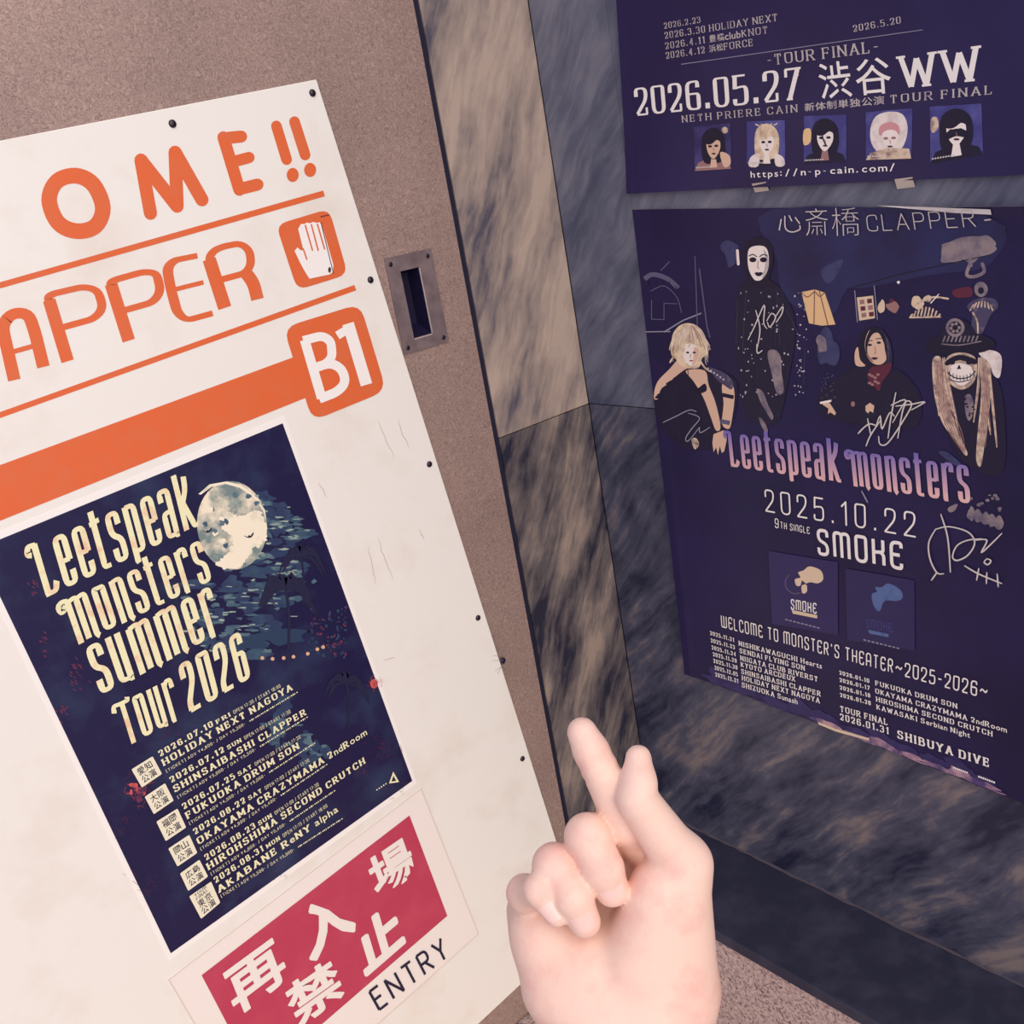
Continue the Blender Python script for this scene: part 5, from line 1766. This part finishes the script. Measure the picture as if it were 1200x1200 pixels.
def hand_sdf(P):
    # palm
    d_ = cone(P, H(640, 1150, 18), H(640, 820, 30), 16, 12)
    for m_, r_ in ((ix_['mcp'], 11.5), (mid_['mcp'], 11.5), (rin_['mcp'], 11), (pin_['mcp'], 10)):
        d_ = smin(d_, cone(P, H(640, 1130, 20), m_, 15, r_), 10)
    d_ = smin(d_, cone(P, H(390, 1180, 14), H(330, 960, 18), 17, 14), 10)          # heel, little-finger side
    d_ = smin(d_, cone(P, H(330, 980, 20), pin_['mcp'], 14, 11), 8)
    d_ = smin(d_, cone(P, H(560, 1240, 14), H(520, 1090, 10), 20, 15), 12)
    d_ = smin(d_, cone(P, H(850, 1180, 12), H(852, 800, 2), 17, 13), 12)             # thumb mount
    d_ = smin(d_, cone(P, H(730, 1190, 8), H(775, 860, 0), 20, 14), 10)
    d_ = smin(d_, cone(P, H(690, 1080, 2), H(775, 800, -2), 14, 11), 5)
    d_ = smin(d_, cone(P, th_['mcp'], ix_['mcp'], 10, 10), 8)
    # wrist and forearm
    d_ = smin(d_, cone(P, H(545, 1230, 14), H(560, 1560, 0), 19, 21), 14)
    d_ = smin(d_, cone(P, H(780, 1230, 14), H(780, 1560, 0), 18, 21), 14)
    d_ = smin(d_, cone(P, H(560, 1560, 0), H(600, 2500, -30), 21, 29), 14)
    d_ = smin(d_, cone(P, H(780, 1560, 0), H(860, 2500, -30), 21, 29), 14)
    d_ = smin(d_, cone(P, H(600, 2500, -30), H(800, 3500, -110), 29, 34), 14)
    d_ = smin(d_, cone(P, H(860, 2500, -30), H(1000, 3500, -110), 29, 34), 14)
    d_ = smin(d_, cone(P, H(900, 3500, -110), H(960, 3900, -140), 38, 32), 20)
    # index finger
    fi = cone(P, ix_['mcp'], ix_['pip'], 10, 8.9)
    fi = smin(fi, cone(P, ix_['pip'], ix_['dip'], 8.8, 7.7), 3)
    fi = smin(fi, cone(P, ix_['dip'], ix_['tip'], 7.6, 6.3), 2)
    pad = ix_['dip'] * .45 + ix_['tip'] * .55 + np.array([0, 0, -.0012])
    fi = smin(fi, np.linalg.norm(P - pad, axis=1) - .0071, 3)
    fi = fi + ring(P, ix_['dip'], ix_['tip'] - ix_['dip'], 1.1, .7, 11)
    fi = fi + ring(P, ix_['pip'] * .8 + ix_['dip'] * .2, ix_['dip'] - ix_['pip'], 1.2, .5, 12)
    d_ = smin(d_, fi, 4)
    # curled fingers
    for f_, (r0, r1, r2, r3) in ((mid_, (9.6, 9.0, 8.3, 7.1)), (rin_, (9.2, 8.6, 7.8, 6.6)), (pin_, (8.5, 7.2, 6.4, 5.2))):
        q_ = cone(P, f_['mcp'], f_['pip'], r0, r1)
        q_ = smin(q_, cone(P, f_['pip'], f_['dip'], r1, r2), 3)
        q_ = smin(q_, cone(P, f_['dip'], f_['tip'], r2, r3), 3)
        q_ = q_ + ring(P, f_['dip'] + (f_['pip'] - f_['dip']) * .1, f_['dip'] - f_['pip'], 1.0, .35, 12)
        d_ = smin(d_, q_, .5)
    # thumb
    t_ = cone(P, th_['cmc'], th_['mcp'], 16, 11.6)
    t_ = smin(t_, cone(P, th_['mcp'], th_['ip'], 11.0, 8.4), 6)
    t_ = smin(t_, cone(P, th_['ip'], th_['tip'], 7.6, 5.3), 3)
    pad = th_['ip'] * .55 + th_['tip'] * .45 + np.array([.0005, 0, -.0012])
    t_ = smin(t_, np.linalg.norm(P - pad, axis=1) - .0066, 4)
    t_ = t_ + ring(P, th_['ip'] * 1.0, th_['tip'] - th_['mcp'], 1.4, .45, 12)
    d_ = smin(d_, t_, 1.8)
    return d_


def surface_nets(fn, lo, hi, h_):
    nn = [int(math.ceil((hi[k] - lo[k]) / h_)) + 1 for k in range(3)]
    ax = [lo[k] + h_ * np.arange(nn[k]) for k in range(3)]
    # coarse pass first, fine values only near the surface
    st = 5
    cc = [(np.arange(0, nn[k] + st, st)) for k in range(3)]
    G3 = np.stack(np.meshgrid(*[lo[k] + h_ * (cc[k] + st / 2 - .5) for k in range(3)], indexing='ij'), -1).reshape(-1, 3)
    Dc = fn(G3).reshape([len(q) for q in cc])
    Dv = np.repeat(np.repeat(np.repeat(Dc, st, 0), st, 1), st, 2)[:nn[0], :nn[1], :nn[2]].copy()
    near = np.argwhere(np.abs(Dv) < h_ * st * 1.6 + .002)
    for q0_ in range(0, len(near), 200000):
        q_ = near[q0_:q0_ + 200000]
        Dv[q_[:, 0], q_[:, 1], q_[:, 2]] = fn(np.array(lo) + h_ * q_)
    neg = Dv < 0
    cells = np.zeros([k - 1 for k in nn], int)
    acc = np.zeros([k - 1 for k in nn] + [3])
    cnt = np.zeros([k - 1 for k in nn])
    sl = lambda o, m_: slice(o, o + m_ - 1)
    crn = [(a, b, c_) for a in (0, 1) for b in (0, 1) for c_ in (0, 1)]
    for a in crn:
        for k in range(3):
            if a[k]:
                continue
            b = list(a); b[k] = 1
            va = Dv[sl(a[0], nn[0]), sl(a[1], nn[1]), sl(a[2], nn[2])]
            vb = Dv[sl(b[0], nn[0]), sl(b[1], nn[1]), sl(b[2], nn[2])]
            cr_ = (va < 0) != (vb < 0)
            t = np.where(cr_, va / np.where(cr_, va - vb, 1), 0)
            p = np.zeros(list(t.shape) + [3])
            for q in range(3):
                p[..., q] = a[q]
            p[..., k] = t
            acc += p * cr_[..., None]
            cnt += cr_
    act = cnt > 0
    idx = -np.ones(act.shape, int)
    idx[act] = np.arange(act.sum())
    ii = np.argwhere(act)
    Vv = np.array(lo) + h_ * (ii + acc[act] / cnt[act][:, None])
    Fc = []
    for k in range(3):
        u, v = (k + 1) % 3, (k + 2) % 3
        a = np.moveaxis(neg, k, 0)
        s_ = a[:-1] != a[1:]
        s_ = np.moveaxis(s_, 0, k)
        for p in np.argwhere(s_):
            if p[u] == 0 or p[v] == 0 or p[u] >= nn[u] - 1 or p[v] >= nn[v] - 1:
                continue
            q = []
            for du, dv in ((-1, -1), (0, -1), (0, 0), (-1, 0)):
                w_ = p.copy(); w_[u] += du; w_[v] += dv
                q.append(int(idx[tuple(w_)]))
            if not neg[tuple(p)]:
                q.reverse()
            Fc.append(q)
    return Vv, Fc


lo_, hi_ = np.array([-.03, .055, .19]), np.array([.16, .43, .47])
HV, HF = surface_nets(hand_sdf, lo_, hi_, .00125)
# relax the net a little
nbr_s = np.zeros_like(HV); nbr_c = np.zeros(len(HV))
E_ = np.array([(q[k], q[(k + 1) % 4]) for q in HF for k in range(4)])
for it in range(1):
    nbr_s[:] = 0; nbr_c[:] = 0
    np.add.at(nbr_s, E_[:, 0], HV[E_[:, 1]]); np.add.at(nbr_c, E_[:, 0], 1)
    np.add.at(nbr_s, E_[:, 1], HV[E_[:, 0]]); np.add.at(nbr_c, E_[:, 1], 1)
    HV = HV * .5 + .5 * nbr_s / np.maximum(nbr_c, 1)[:, None]


def cam_to_world(Q):
    return CAM + np.asarray(Q) @ AX


hbase = tuple(cam_to_world(H(680, 1300, 10)))
hand = make('hand', [tuple(v) for v in cam_to_world(HV)], HF, MATS['skin'], None, smooth=True, loc=hbase)
tag(hand, 'bare right hand with thumb and index finger crossed in front of the sign', 'hand')


def nail(f_, r1, r2, wid, t0_, t1_):
    a, b = f_['dip'], f_['tip']
    ax = (b - a) / np.linalg.norm(b - a)
    nrm = np.array([0, 0, -1.0]); nrm -= ax * (nrm @ ax); nrm /= np.linalg.norm(nrm)
    sd_ = np.cross(ax, nrm)
    L_ = np.linalg.norm(b - a)
    V, Fc = [], []
    nu, nv = 10, 10
    for j in range(nv + 1):
        t = t0_ + (t1_ - t0_) * j / nv
        rr = (r1 + (r2 - r1) * min(t, 1)) / 1000 + .00025 - .0006 * max(0, .25 - j / nv) * 4
        w_ = wid * (1 - .5 * abs(2 * j / nv - 1) ** 5)
        drop = 0 if t <= 1 else (t - 1) * .25
        for i in range(nu + 1):
            ph = w_ * (2 * i / nu - 1)
            V.append(a + ax * L_ * t + rr * (nrm * (math.cos(ph) - drop) + sd_ * math.sin(ph)))
    for j in range(nv):
        for i in range(nu):
            k = j * (nu + 1) + i
            Fc.append([k, k + 1, k + nu + 2, k + nu + 1])
    make('fingernail', [tuple(v) for v in cam_to_world(V)], Fc, MATS['nail'], hand, smooth=True)


nail(mid_, 8.3, 7.1, .66, .05, 1.0)
nail(rin_, 7.8, 6.6, .66, .10, 1.0)
nail(pin_, 6.4, 5.2, .80, .12, 1.10)
